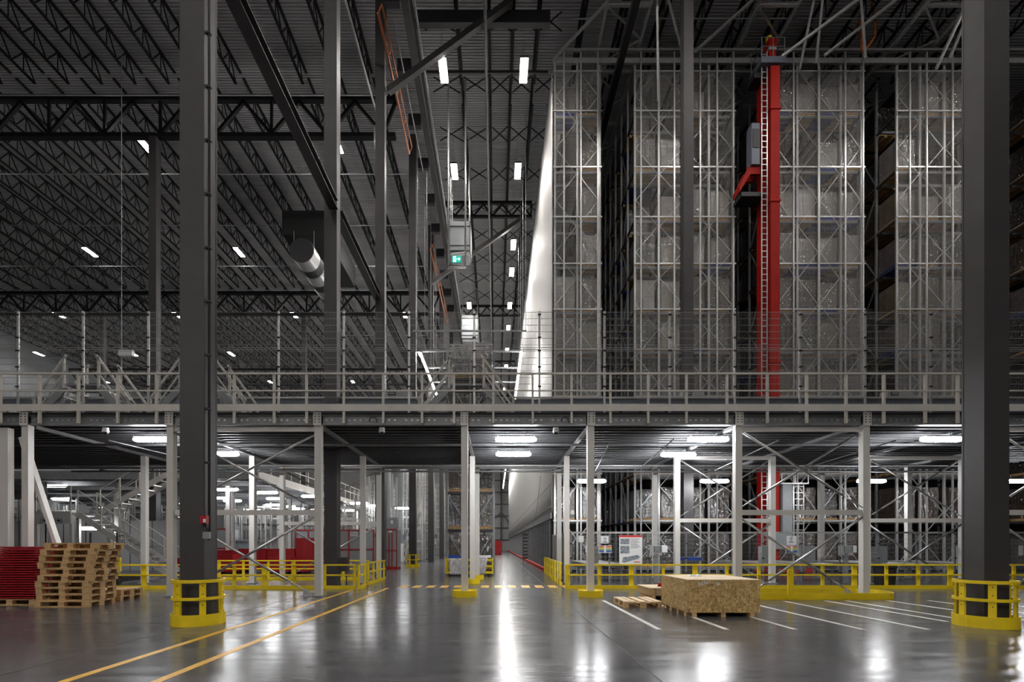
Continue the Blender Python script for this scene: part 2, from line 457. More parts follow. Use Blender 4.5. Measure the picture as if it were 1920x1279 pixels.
# cross bridging between the aisle joists
for k in range(9):
    y = 24.0 + 3.3 * k
    m = MB(); xs = (-3.6, -1.9, -0.3, 0.88, 2.13, 3.4)
    for a, c in zip(xs, xs[1:]):
        m.bar((a + 0.1, y, 26.95), (c - 0.1, y + 0.04, 27.9), 0.045); m.bar((a + 0.1, y + 0.1, 27.9), (c - 0.1, y + 0.06, 26.95), 0.045)
    tag(m.build('ceiling_bridging', 'joist'), 'thin crossed bridging bars between aisle roof joists, %s row from camera' % ORD[k], 'bridging', 'aisle joist bridging rows', 'thing')
# longitudinal edge beam of the aisle roof with its cross beams
t = thing('ceiling_edge_beam', 'long bright edge beam running along the aisle roof, left of the lamps', 'beam', (-4.0, 20, 25))
MB().box(-4.02, -3.98, 20.0, 100, 25.3, 26.5).build('web', 'duct', t)
m = MB(); m.box(-4.16, -3.84, 20.0, 100, 26.5, 26.54); m.box(-4.16, -3.84, 20.0, 100, 25.26, 25.3); m.build('flange', 'steel', t)
for k in range(10):
    y = 21.0 + 3.1 * k
    tag(MB().box(-4.9, -4.2, y, y + 0.3, 25.0, 25.65).build('ceiling_cross_beam', 'steeldk'),
        'short black cross beam between column row and bright edge beam, %s from camera' % ORD[k], 'beam', 'short roof cross beams', 'thing')
# horizontal struts between the columns of the left row, and the raking braces over the aisle
for (y0, y1, lb) in ((8.95, 16.3, 'long dark strut beam between the first and second columns of the left row'), (16.8, 22.3, 'dark strut beam between the second and third columns of the left row'),
                     (22.8, 29.85, 'dark strut beam between the third and fourth columns of the left row')):
    t = thing('hanging_strut_beam', lb, 'beam', (-5.45, y0, 12.9), 'strut beams of the left row')
    MB().box(-5.6, -5.3, y0, y1, 13.0, 13.03).build('top_flange', 'steel', t)
    MB().box(-5.6, -5.3, y0, y1, 12.7, 12.73).build('bottom_flange', 'steel', t)
    MB().box(-5.465, -5.435, y0, y1, 12.73, 13.0).build('web', 'steel', t)
for (a, c, lb) in (((-5.0, 22.6, 22.6), (0.75, 22.6, 26.8), 'dark raking brace from third column up to the aisle roof'),
                   ((-4.7, 35.5, 20.6), (2.2, 35.5, 25.5), 'dark raking brace crossing the aisle beneath the zigzag girder')):
    tag(MB().bar(a, c, 0.26).build('hanging_brace', 'steel'), lb, 'brace', None, 'thing')
tag(MB().box(-3.8, 2.75, 25.2, 25.28, 26.0, 26.12).build('ceiling_tie_beam', 'steeldk'), 'dark tie beam across the aisle roof behind the two nearest lamps', 'beam', None, 'thing')
tag(MB().box(-3.8, 2.6, 22.95, 23.25, 26.2, 26.8).build('ceiling_cross_beam', 'steeldk'), 'black roof beam across the top of the aisle view', 'beam', None, 'thing')

# pipes, ducts and units under the roof
def pipe(name, pts, r, mt, lb, cat='pipe', n=8, group=None):
    return tag(MB().path(pts, r, n).build(name, mt, None, True), lb, cat, group, 'thing')
pipe('hanging_pipe', [(-0.47, 21, 25.5), (-0.47, 85, 25.5)], 0.07, 'galvdk', 'long grey roof pipe running down the middle of the aisle roof')
pipe('hanging_pipe', [(-3.55, 21, 25.2), (-3.55, 80, 25.2)], 0.05, 'galv', 'bright pipe beside the aisle roof edge beam')
pipe('hanging_pipe', [(-4.42, 21, 24.2), (-4.42, 29.5, 24.2), (-4.2, 29.5, 24.2), (-4.2, 29.5, 20.0)], 0.03, 'galvdk', 'thin grey drop pipe beside the third and fourth columns')
pipe('hanging_pipe', [(-6.2, 20, 23.9), (-6.2, 26, 23.9), (-6.5, 26, 23.9), (-6.5, 26, 22.6), (-6.2, 26, 22.6)], 0.05, 'galv', 'bright bent pipe at the roof left of the third column')
for (y0, y1, lb) in ((20.0, 27.2, 'orange sprinkler pipe along the column row near the top of the view'), (36.0, 48.0, 'orange sprinkler pipe descending behind the fifth column')):
    t = thing('hanging_orange_pipe', lb, 'pipe', (-4.85, y0, 23.5), 'orange roof pipes')
    MB().tube((-4.85, y0, 23.4), (-4.85, y1, 23.4), 0.055).build('lower_run', 'orange', t, True)
    MB().tube((-4.7, y0, 23.75), (-4.7, y1, 23.75), 0.035).build('upper_run', 'orange', t, True)
    m = MB(); y = y0
    while y <= y1 + 0.01: m.tube((-4.85, y, 23.4), (-4.7, y, 23.75), 0.03); y += (y1 - y0) / 4
    m.build('cross_link', 'orange', t)
for k, (y, z) in enumerate(((25.6, 25.2), (30.8, 25.0), (36.2, 25.3), (41.0, 25.0), (45.4, 25.3), (55.0, 25.2))):
    pipe('hanging_sprinkler_pipe', [(-60, y, z), (-5.7, y, z)], 0.035, 'galvdk', 'thin grey sprinkler pipe across the left hall roof, %s from camera' % ORD[k], group='left hall sprinkler pipes')
for k, y in enumerate((23.3, 27.9)):
    pipe('hanging_sprinkler_pipe', [(2.9, y, 26.75), (40, y, 26.75)], 0.03, 'galvdk', 'thin grey sprinkler pipe above the racks, the %s one' % ('nearer', 'farther')[k], group='rack hall sprinkler pipes')
# round duct
t = thing('hanging_duct', 'round sheet metal air duct with dark bands hanging under left roof', 'duct', (-13.3, 33, 21.3))
for k in range(3):
    y = 33.2 + 2.0 * k
    MB().tube((-13.3, y, 21.6), (-13.3, y + 1.15, 21.6), 0.85, 36).build('duct_section', 'duct', t, False)
    if not k: MB().tube((-13.3, y - 0.03, 21.6), (-13.3, y - 0.002, 21.6), 0.84, 36).build('end_cap', 'steeldk', t)
    MB().tube((-13.3, y + 1.152, 21.6), (-13.3, y + 1.998, 21.6), 0.83, 36).build('dark_collar', 'black', t, False)
m = MB()
for k in range(3):
    for s in (-1, 1): m.tube((-13.3 + s * 0.7, 33.6 + 2 * k, 21.8), (-13.3 + s * 0.7, 33.6 + 2 * k, 23.19), 0.02)
m.build('hanger_rod', 'galvdk', t)
# box units over the aisle
for (x0, x1, y, z0, z1, lb) in ((-2.9, -1.55, 30.2, 19.5, 21.6, 'pale box shaped air unit hung over the aisle, above the exit sign'), (-3.4, -1.7, 48.0, 21.6, 24.2, 'pale box shaped air unit hung farther down the aisle')):
    t = thing('hanging_air_unit', lb, 'air unit', ((x0 + x1) / 2, y, z0), 'air units over the aisle')
    MB().box(x0, x1, y, y + 1.3, z0 + 0.3, z1).build('housing', 'grey', t)
    m = MB()
    for z in (z0 + 0.55, z1 - 0.35): m.box(x0, x1, y - 0.03, y, z, z + 0.06)
    for x in (x0, x1 - 0.06): m.box(x, x + 0.06, y - 0.03, y, z0 + 0.3, z1)
    m.build('front_trim', 'steeldk', t)
    MB().box(x0 + 0.1, x1 - 0.1, y + 0.1, y + 1.1, z0, z0 + 0.3).build('outlet', 'galvdk', t)
    m = MB()
    for x in (x0 + 0.1, x1 - 0.1):
        for yy in (y + 0.1, y + 1.2): m.tube((x, yy, z1), (x, yy, 26.9), 0.02)
    m.build('hanger_rod', 'galv', t)
# exit sign on its trapeze
t = thing('hanging_pipe_trapeze', 'U shaped grey pipe trapeze hanging from the roof around the exit sign', 'trapeze', (-2.1, 26, 16))
MB().tube((-2.53, 26, 16.25), (-2.53, 26, 26.8), 0.05).build('drop_pipe', 'galv', t, True)
MB().tube((-1.64, 26.4, 16.55), (-1.64, 26.4, 26.8), 0.05).build('drop_pipe', 'galv', t, True)
MB().tube((-2.53, 26, 16.3), (-1.64, 26.4, 16.55), 0.06).build('bottom_pipe', 'galv', t, True)
t = thing('hanging_exit_sign', 'green running man exit sign with arrow pointing right hung over the aisle', 'exit sign', (-2.1, 26.0, 16.65))
MB().box(-2.37, -1.84, 26.15, 26.22, 16.62, 17.06).build('housing', 'lgrey', t)
MB().box(-2.34, -1.87, 26.13, 26.15, 16.66, 17.02).build('green_face', 'exit', t)
m = MB()
m.box(-2.28, -2.13, 26.12, 26.13, 16.68, 16.99)
m.prism([(-2.09, 16.82), (-1.99, 16.82), (-1.99, 16.74), (-1.89, 16.84), (-1.99, 16.94), (-1.99, 16.86), (-2.09, 16.86)], 'y', 26.12, 26.13)
m.build('arrow', 'exitw', t)
m = MB(); m.cbox(-2.2, 26.116, 16.92, 0.035, 0.006, 0.035)
for (a, c) in (((-2.2, 16.92), (-2.215, 16.82)), ((-2.215, 16.82), (-2.16, 16.76)), ((-2.16, 16.76), (-2.17, 16.70)), ((-2.215, 16.82), (-2.26, 16.74)), ((-2.2, 16.9), (-2.15, 16.86)), ((-2.2, 16.9), (-2.25, 16.85))):
    m.bar((a[0], 26.116, a[1]), (c[0], 26.116, c[1]), 0.006, 0.024)
m.build('running_man', 'exit', t)
MB().path([(-2.53, 26.18, 17.1), (-1.64, 26.18, 17.25)], 0.025).build('hanger_rod', 'galv', t)

# ------------------------------------------------------------------ high bay lamps
def high_bay(x, y, z, label, group):
    t = thing('ceiling_light', label, 'lamp', (x, y, z), group)
    m = MB(); m.box(x - 0.2, x + 0.2, y - 0.62, y + 0.62, z, z + 0.09)
    for k in range(9): m.box(x - 0.17, x + 0.17, y - 0.58 + 0.14 * k, y - 0.55 + 0.14 * k, z + 0.09, z + 0.14)
    m.build('housing', 'steeldk', t)
    MB().box(x - 0.175, x + 0.175, y - 0.6, y + 0.6, z - 0.035, z).build('lens', 'lamp_hi', t)
    for s in (-0.5, 0.5): MB().tube((x, y + s, z + 0.09), (x, y + s, 26.9), 0.012, 6).build('hanger', 'galvdk', t)
    return t
hb = None
def hibay(x, y, z, label, group):
    global hb
    if hb is None: hb = high_bay(x, y, z, label, group); hb['z0'] = z; return hb
    return dup(hb, (x, y, z), None, label, group)
hb = high_bay(-20.95, 28.9, 25.3, 'bright high bay lamp beside the dark column, nearest in its row', 'left hall lamps')
rows = [(-35.2, 'far behind camera'), (-24.5, 'well behind camera'), (-13.8, 'just behind camera'), (-3.1, 'behind camera'), (7.6, 'overhead'), (18.2, 'overhead further'), (28.9, 'first'), (39.5, 'second'), (50.3, 'third'), (60.6, 'fourth'), (71.2, 'fifth'), (82.2, 'sixth'), (93.0, 'seventh')]
cols = [(-9.45, 'beside the column row'), (-20.95, 'second from the column row'), (-33.1, 'third from the column row'), (-45.4, 'fourth from the column row'), (-57.2, 'fifth from the column row')]
for (y, rn) in rows:
    for (x, cn) in cols:
        if (x, y) == (-20.95, 28.9): continue
        if y < 20 and x < -34: continue
        if y > 0 and x < -1.06 * y - 12: continue
        dup(hb, (x, y, 25.3), None, 'bright high bay lamp, left hall, %s row, %s' % (rn, cn), 'left hall lamps')
for k, y in enumerate((23.4, 29.7, 37.0, 40.7, 46.4, 51.2, 57.0, 62.3, 71.4, 84.0, 98.0)):
    dup(hb, (1.37, y, 24.35), None, 'starry white lamp over the aisle by the white rack wall, %s from camera' % ORD[k], 'aisle lamps on the right')
for k, y in enumerate((23.4, 29.75, 46.4)):
    dup(hb, (-2.52, y, 24.35), None, 'starry white lamp over the left of the aisle, %s from camera' % ORD[k], 'aisle lamps on the left')
for (x, y) in ((1.4, 4), (1.4, 13.5), (1.4, -5), (12, -3), (22, -3), (12, 9), (22, 9), (33, 9), (12, 17.5), (23.2, 17.5), (33, 17.5), (6.5, 17.5), (17, 17.5), (27.5, 17.5), (-2.5, 4), (-2.5, -4), (-2.5, -13.8), (-2.5, -24.5), (-2.5, -35.2)):
    dup(hb, (x, y, 26.2 if y > 15 else 24.35), None, 'high bay lamp above the camera hall at %d m right, %d m ahead' % (x, y), 'lamps above the front hall')

lo = high_bay(0.0, -5.0, 9.0, 'added fill lamp hung low behind the camera, in the middle', 'added fill lamps behind the camera')  # unseen fill lamps, added to brighten the faces turned to the camera
for (x, y) in ((-14, -5), (-7, -5), (7, -5), (-14, -12), (-7, -12), (7, -12), (14, -10)):
    dup(lo, (x, y, 9.0), None, 'added low fill lamp behind the camera at %d m across, %d m back' % (x, -y), 'added fill lamps behind the camera')
# strip lights on trapeze bars
for k, y in enumerate((28.5, 31.5, 34.45, 37.45)):
    t = thing('hanging_trapeze', 'grey cross bar hung over the aisle carrying the strip lights, %s from camera' % ORD[k], 'trapeze', (-1.5, y, 14.0), 'strip light cross bars')
    MB().bar((-4.85, y, 14.0), (1.82, y, 14.0), 0.09).build('cross_bar', 'galvdk', t)
    for x in (-4.6, 1.78): MB().tube((x, y, 14.05), (x, y, 26.8), 0.015, 6).build('hanger_rod', 'galvdk', t)
def strip(x, y, z, label, group):
    t = thing('hanging_strip_light', label, 'strip light', (x, y, z), group)
    MB().box(x - 0.06, x + 0.06, y, y + 1.48, z + 0.06, z + 0.12).build('tray', 'galvdk', t)
    MB().tube((x, y + 0.02, z), (x, y + 1.46, z), 0.075, 12).build('tube', 'lamp_strip', t, True)
    return t
st = strip(1.64, 30.6, 13.6, 'bright strip light tube by the white rack wall, first of the line', 'strip lights along the white wall')
for k in range(1, 6): dup(st, (1.64, 30.6 + 1.5 * k, 13.6), None, 'bright strip light tube by the white rack wall, %s of the line' % ORD[k], 'strip lights along the white wall')
for k in range(6): dup(st, (-4.79, 30.8 + 1.5 * k, 13.6), None, 'bright strip light tube by the dark column row, %s of the line' % ORD[k], 'strip lights along the column row')
for k in range(43): dup(st, (1.64, 40.2 + 1.5 * k, 13.6), None, 'distant strip light tube down the aisle, %d m from the camera' % (40 + 1.5 * k), 'far strip lights of the aisle')
# ------------------------------------------------------------------ mezzanine
ZD = 5.0                                  # deck level
def mez_column(x, y, label, w=0.18, d=0.2, zt=4.66, head=True, group='white platform columns'):
    t = thing('platform_column', label, 'column', (x, y, 0), group)
    m = MB(); m.cbox(x, y, 0.03, w, d * 0.4, zt - 0.03)
    m.cbox(x, y - d * 0.36, 0.03, w, 0.03, zt - 0.03); m.cbox(x, y + d * 0.36, 0.03, w, 0.03, zt - 0.03)
    m.cbox(x - w * 0.47, y, 0.03, 0.012, d * 0.7, zt - 0.03); m.cbox(x + w * 0.47, y, 0.03, 0.012, d * 0.7, zt - 0.03)
    m.build('shaft', 'white', t)
    MB().cbox(x, y, 0.0, w + 0.1, d + 0.08, 0.03).build('base_plate', 'galvdk', t)
    if head:
        m = MB(); m.cbox(x, y - d / 2 - 0.015, zt - 0.02, w + 0.03, 0.03, 0.36)
        m.mat(1)
        for dx in (-0.055, 0.055):
            for k in range(4): m.tube((x + dx, y - d / 2 - 0.045, zt + 0.07 + 0.07 * k), (x + dx, y - d / 2 - 0.028, zt + 0.07 + 0.07 * k), 0.014, 8)
        m.build('head_plate', ['white', 'hole'], t)
    return t
XF = (-12.76, -8.83, -4.82, -0.84, 2.59, 6.6, 10.06, 13.5, 17.0)
f_lab = ['white platform column of front row standing behind the red tray stacks', 'white platform column of front row left of the massive left column', 'white platform column of front row beside the yellow floor lines',
         'white platform column of front row in a round yellow base, left of the aisle centre', 'white platform column of front row in a round yellow base, near the pallet on floor',
         'white platform column of front row right behind the strand board crate', 'white platform column of front row at the right end of the yellow kerb',
         'white platform column of front row hidden by the massive right column', 'white platform column of front row past the right edge']
for x, lb in zip(XF, f_lab): mez_column(x, 13.2, lb)
for i, x in enumerate(XF):
    mez_column(x, 17.6, 'white platform column of second row, %s from the left' % ORD[i], zt=4.62, head=False)
for i, (x, y) in enumerate(((-12.8, 20.0), (-8.83, 20.05), (-4.82, 20.0), (-0.74, 19.7), (2.59, 19.7), (6.6, 20.05), (10.06, 20.05), (13.5, 20.05), (17.1, 20.05))):
    mez_column(x, y, 'white platform column of third row, %s from the left' % ORD[i], zt=4.62, head=False)
t = mez_column(-13.42, 13.25, 'white platform column at the far left edge with a bolted bracket', w=0.3, zt=4.6, head=False)
MB().bar((-13.2, 13.5, 4.4), (-12.05, 13.5, 0.9), 0.1, 0.16).build('raking_brace', 'white', t)

t = thing('mezzanine_deck', 'long grey mezzanine deck spanning the hall on white columns', 'platform', (0, 13, ZD))
MB().box(-22, -5.83, 13.12, 20.4, 4.941, ZD).box(-5.33, 21, 13.12, 20.4, 4.941, ZD).box(-5.83, -5.33, 13.12, 16.3, 4.941, ZD).box(-5.83, -5.33, 16.8, 20.4, 4.941, ZD).build('deck_board', 'steeldk', t)
for a, b in zip((-22,) + XF, XF + (21,)):
    m = MB(); x0, x1 = a + 0.125, b - 0.125
    m.box(x0, x1, 13.16, 13.19, 4.67, 4.93)
    m.box(x0, x1, 13.12, 13.16, 4.9, 4.93); m.box(x0, x1, 13.08, 13.16, 4.655, 4.685)
    m.mat(1); nh = int((x1 - x0) / 0.155)
    for k in range(nh):
        x = x0 + 0.1 + 0.155 * k
        if (k * 7) % 11 in (3, 8): continue
        m.tube((x, 13.15, 4.8), (x, 13.162, 4.8), 0.03, 10)
    m.mat(2); nh = int((x1 - x0) / 0.06)
    for k in range(nh):
        x = x0 + 0.04 + 0.06 * k
        m.box(x, x + 0.028, 13.112, 13.121, 4.905, 4.925)
    m.build('edge_beam', ['galvdk', 'galv', 'hole'], t)
for k in range(20):
    y = 13.45 + 0.35 * k
    m = MB()
    for (xa, xb) in (((-22, -5.83), (-5.33, 21)) if 16.2 < y < 16.85 else ((-22, 21),)): m.box(xa, xb, y, y + 0.06, 4.72, 4.74); m.box(xa, xb, y + 0.05, y + 0.06, 4.74, 4.94); m.box(xa, xb, y, y + 0.06, 4.92, 4.94)
    m.mat(1)
    if k == 0:
        for i in range(190): x = -17.5 + 0.2 * i; m.tube((x, y + 0.04, 4.83), (x, y + 0.05, 4.83), 0.035, 8)
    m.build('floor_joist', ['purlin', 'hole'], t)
for x in XF: MB().box(x - 0.05, x + 0.05, 13.4, 20.3, 4.63, 4.72).build('main_beam', 'galvdk', t)
MB().box(-22, 21, 20.4, 20.46, 4.6, 5.1).build('rear_edge_beam', 'galvdk', t)

def lerp(a, b, k): return a + (b - a) * k
PX = (-75, -2, 72, 145, 219, 292, 366, 438, 513, 574, 644, 718, 791, 851, 925, 999, 1072, 1145, 1216, 1288, 1364, 1440, 1514, 1588, 1659, 1737, 1798, 1873, 1947, 2020)
t = thing('handrail', 'cream handrail with toe board along the front of mezzanine deck', 'handrail', (0, 12.98, 4.68))
for p in PX:
    x = (p - VPX) / FPX * 12.98
    MB().box(x - 0.028, x + 0.028, 12.985, 13.05, 4.68, 6.0).build('post', 'cream', t)
MB().box(-15, 16.5, 12.97, 13.02, 5.985, 6.035).build('top_rail', 'cream', t)
MB().box(-15, 16.5, 12.955, 12.985, 5.525, 5.56).build('mid_rail', 'cream', t)
MB().box(-15, 16.5, 12.96, 12.983, 5.0, 5.18).build('toe_board', 'cream', t)

def mesh_panel(x0, x1, y, z0, z1, dz, dx, wv=0.003, wh=0.005, extra=()):
    m = MB(); n = max(2, round((x1 - x0) / dx))
    for k in range(n + 1):
        x = lerp(x0, x1, k / n); m.box(x - wv / 2, x + wv / 2, y - wv / 2, y + wv / 2, z0, z1)
    z = z1
    while z >= z0 - 0.001:
        m.box(x0, x1, y - 0.009, y - 0.002, z - wh, z + wh); z -= dz
    for z in extra: m.box(x0, x1, y - 0.012, y - 0.002, z - wh * 1.7, z + wh * 1.7)
    return m
t = thing('mesh_fence', 'tall wire mesh safety fence on slim posts standing on the mezzanine', 'fence', (0, 14.8, ZD))
px0 = -89.3
for k in range(18):
    x = (px0 + 122.3 * k - VPX) / FPX * 14.8
    m = MB(); m.box(x - 0.03, x + 0.03, 14.8, 14.84, 5.002, 8.56); m.mat(1)
    for z in (8.45, 7.75, 7.35, 6.85, 6.25, 5.6): m.box(x - 0.05, x + 0.05, 14.77, 14.8, z - 0.02, z + 0.02)
    m.build('post', ['galv', 'black'], t)
    if k < 17:
        x1 = (px0 + 122.3 * (k + 1) - VPX) / FPX * 14.8
        mesh_panel(x + 0.04, x1 - 0.04, 14.81, 5.12, 8.53, 0.2, 0.05, extra=(7.44, 7.38)).build('mesh_panel', 'wire', t)

# conveyor line on the deck
for (x0, x1, lb) in ((-17.5, -2.6, 'blue grey roller conveyor on the mezzanine, left of the crossover stair'), (0.6, 20.5, 'blue grey roller conveyor on the mezzanine, in front of the racks')):
    t = thing('roller_conveyor', lb, 'conveyor', ((x0 + x1) / 2, 17, ZD), 'mezzanine conveyors')
    for y in (16.9, 17.8): MB().box(x0, x1, y, y + 0.05, 6.2, 6.5).build('side_frame', 'bluegrey', t)
    MB().box(x0, x1, 16.82, 16.88, 6.5, 6.56).build('guide_rail', 'galv', t)
    m = MB(); x = x0 + 0.1
    while x < x1: m.tube((x, 16.955, 6.44), (x, 17.795, 6.44), 0.04, 8); x += 0.18
    m.build('rollers', 'galv', t)
    x = x0 + 0.4
    while x < x1:
        m = MB(); m.box(x, x + 0.06, 16.9, 16.95, ZD + 0.002, 6.198); m.box(x, x + 0.06, 17.8, 17.85, ZD + 0.002, 6.198); m.box(x, x + 0.06, 16.95, 17.8, 5.4, 5.46); m.build('leg', 'bluegrey', t); x += 2.2
for i, (x, w, lb) in enumerate(((-3.4, 0.9, 'pale drive box with a dark window on conveyor left of the strip light'), (6.9, 0.75, 'pale drive box with a dark window on conveyor before the second rack'), (14.1, 0.9, 'pale drive box on conveyor near the right end'))):
    t = thing('drive_box', lb, 'drive box', (x, 16.9, 6.57), 'conveyor drive boxes')
    hs = MB().box(x - w / 2, x + w / 2, 16.85, 17.2, 6.57, 6.8).build('housing', 'lgrey', t)
    m = MB(); m.box(x - w * 0.38, x - w * 0.08, 16.83, 16.85, 6.62, 6.73); m.mat(1); m.box(x - w * 0.33, x - w * 0.13, 16.822, 16.83, 6.655, 6.7)
    m.build('window', ['ink', 'lgrey'], hs)
for i, x in enumerate((3.9, 4.55, 5.4)):
    t = thing('conveyor_motor', 'grey geared motor at mezzanine conveyor, %s of the three beside the first rack' % ORD[i], 'motor', (x, 16.2, ZD), 'conveyor motors')
    MB().box(x - 0.15, x + 0.15, 16.0, 16.4, ZD + 0.002, 5.75).build('stand', 'bluegrey', t)
    MB().tube((x - 0.28, 16.1, 5.93), (x + 0.2, 16.1, 5.93), 0.17, 16).build('motor_case', 'grey', t)
    MB().tube((x + 0.2, 16.1, 5.93), (x + 0.3, 16.1, 5.93), 0.13, 16).build('fan_cover', 'black', t)

# crossover stairs over the conveyor
def crossover(x, label):
    t = thing('crossover_stair', label, 'stair', (x, 17, ZD), 'crossover stairs on the mezzanine')
    y0, y1 = 15.45, 16.25
    for s in (-1, 1):
        for y in (y0, y1): MB().bar((x + s * 1.75, y, ZD + 0.18), (x + s * 0.55, y, ZD + 1.45), 0.05, 0.22).build('stringer', 'grey', t)
        for k in range(6): MB().box(min(x + s * (1.6 - 0.19 * k), x + s * (1.38 - 0.19 * k)), max(x + s * (1.6 - 0.19 * k), x + s * (1.38 - 0.19 * k)), y0 + 0.03, y1 - 0.03, ZD + 0.26 + 0.22 * k, ZD + 0.3 + 0.22 * k).build('tread', 'galv', t)
        for y in (y0 - 0.03, y1 + 0.03):
            m = MB(); m.bar((x + s * 1.55, y, ZD + 1.0), (x + s * 0.48, y, ZD + 2.45), 0.06); m.bar((x + s * 1.5, y, ZD + 0.55), (x + s * 0.5, y, ZD + 1.95), 0.04)
            m.box(x + s * 1.5 - 0.03, x + s * 1.5 + 0.03, y - 0.03, y + 0.03, ZD + 0.002, ZD + 1.05); m.box(x + s * 0.55 - 0.03, x + s * 0.55 + 0.03, y - 0.03, y + 0.03, ZD + 1.4, ZD + 2.4)
            m.build('handrail', 'cream', t)
    MB().box(x - 0.55, x + 0.55, y0, y1, ZD + 1.5, ZD + 1.56).build('landing', 'galvdk', t)
    for s in (-1, 1):
        MB().prism([(x + s * 1.72, ZD + 0.02), (x + s * 0.64, ZD + 0.02), (x + s * 0.64, ZD + 1.25)], 'y', y0 + 0.06, y0 + 0.09).build('side_cover', 'grey', t)
    return t
crossover(-13.2, 'cream railed crossover stair on mezzanine above the red trays and pallets')
c2 = crossover(-0.93, 'cream railed crossover stair on mezzanine between the two strip lights')
crossover(-9.5, 'cream railed crossover stair on mezzanine behind the massive left column')

# lamps below the deck
def batten(x, y, z, label, group, mt='lamp_lo'):
    t = thing('hanging_batten_lamp', label, 'lamp', (x, y, z), group)
    m = MB(); b = 0
    prof = ((-0.6, 0.012), (-0.585, 0.04), (-0.54, 0.062), (-0.45, 0.078), (0.45, 0.078), (0.54, 0.062), (0.585, 0.04), (0.6, 0.012)); n = 14
    for (dx, r) in prof:
        for k in range(n):
            a = 2 * math.pi * k / n; m.v.append((x + dx, y + 1.5 * r * math.cos(a), z + r * math.sin(a)))
    for i in range(len(prof) - 1):
        for k in range(n): m.face((i * n + k, i * n + (k + 1) % n, (i + 1) * n + (k + 1) % n, (i + 1) * n + k))
    m.face(list(reversed(range(n)))); m.face([(len(prof) - 1) * n + k for k in range(n)])
    m.build('diffuser', mt, t, True)
    MB().box(x - 0.54, x + 0.54, y - 0.12, y + 0.12, z + 0.08, z + 0.1).box(x - 0.52, x + 0.52, y - 0.12, y - 0.11, z + 0.062, z + 0.08).box(x - 0.52, x + 0.52, y + 0.11, y + 0.12, z + 0.062, z + 0.08).build('back_tray', 'lgrey', t)
    m = MB()
    for s in (-0.27, 0.27): m.tube((x + s, y, z + 0.1), (x + s * 1.05, y + 0.02, z + 0.24), 0.01, 6)
    m.build('bracket', 'galv', t)
    return t
BL = batten(0.6, 14.1, 4.48, 'glowing oval batten lamp under mezzanine over the aisle entrance, nearer of the two', 'lamps below the mezzanine')
for (x, y, z, lb) in ((0.61, 16.4, 4.48, 'glowing oval batten lamp under mezzanine over the aisle, farther of the two'), (6.2, 14.1, 4.48, 'glowing oval batten lamp under mezzanine above the strand board crate, nearer'),
                      (6.24, 16.5, 4.48, 'glowing oval batten lamp under mezzanine above the strand board crate, farther'), (-9.95, 14.1, 4.48, 'glowing oval batten lamp under mezzanine left of the massive left column'),
                      (-9.3, 16.4, 4.48, 'glowing oval batten lamp peeking out right of the massive left column'), (4.02, 20.2, 4.06, 'glowing oval batten lamp split by the column with the diamond plate'),
                      (9.15, 20.2, 4.06, 'glowing oval batten lamp beneath deck left of the crane mast foot'), (15.7, 20.2, 4.06, 'glowing oval batten lamp beneath deck behind the right braced bay'),
                      (21.8, 20.2, 4.06, 'glowing oval batten lamp beneath deck right of the massive right column'), (13.0, 14.1, 4.48, 'oval batten lamp under mezzanine hidden beside the massive right column')):
    dup(BL, (x, y, z), None, lb, 'lamps below the mezzanine')
BL2 = batten(-11.0, 28.9, 4.3, 'small glowing batten lamp deep in the left machine hall behind red containers', 'lamps of the left machine hall', mt='lamp_bg')
for k, (x, y, z) in enumerate(sorted(((-14.1, 25.4, 4.3), (-12.7, 26.9, 4.3), (-17.2, 30, 4.3), (-13.8, 30.4, 4.3), (-17.4, 32, 4.3), (-16.2, 35.3, 4.3), (-15.8, 36.8, 4.3), (-16.0, 39, 4.3), (-9.2, 32.6, 4.2), (-9.0, 34.8, 4.2),
                               (-24.6, 29, 5.3), (-23.2, 25.5, 4.5), (-19.6, 23.5, 2.2), (-21.6, 34, 4.3), (-24, 38, 4.3), (-27.5, 30.6, 4.3), (-20, 40, 4.3), (-12.4, 41, 4.3), (-27, 43, 4.3), (-18.4, 44, 4.3), (-10.4, 45, 4.3), (-7.4, 38.5, 4.3), (-30.5, 38, 4.3)), key=lambda q: q[0] / q[1])):
    dup(BL2, (x, y, z), None, 'small glowing lamp of the left machine hall, %s from the left edge' % ORD[k], 'lamps of the left machine hall')

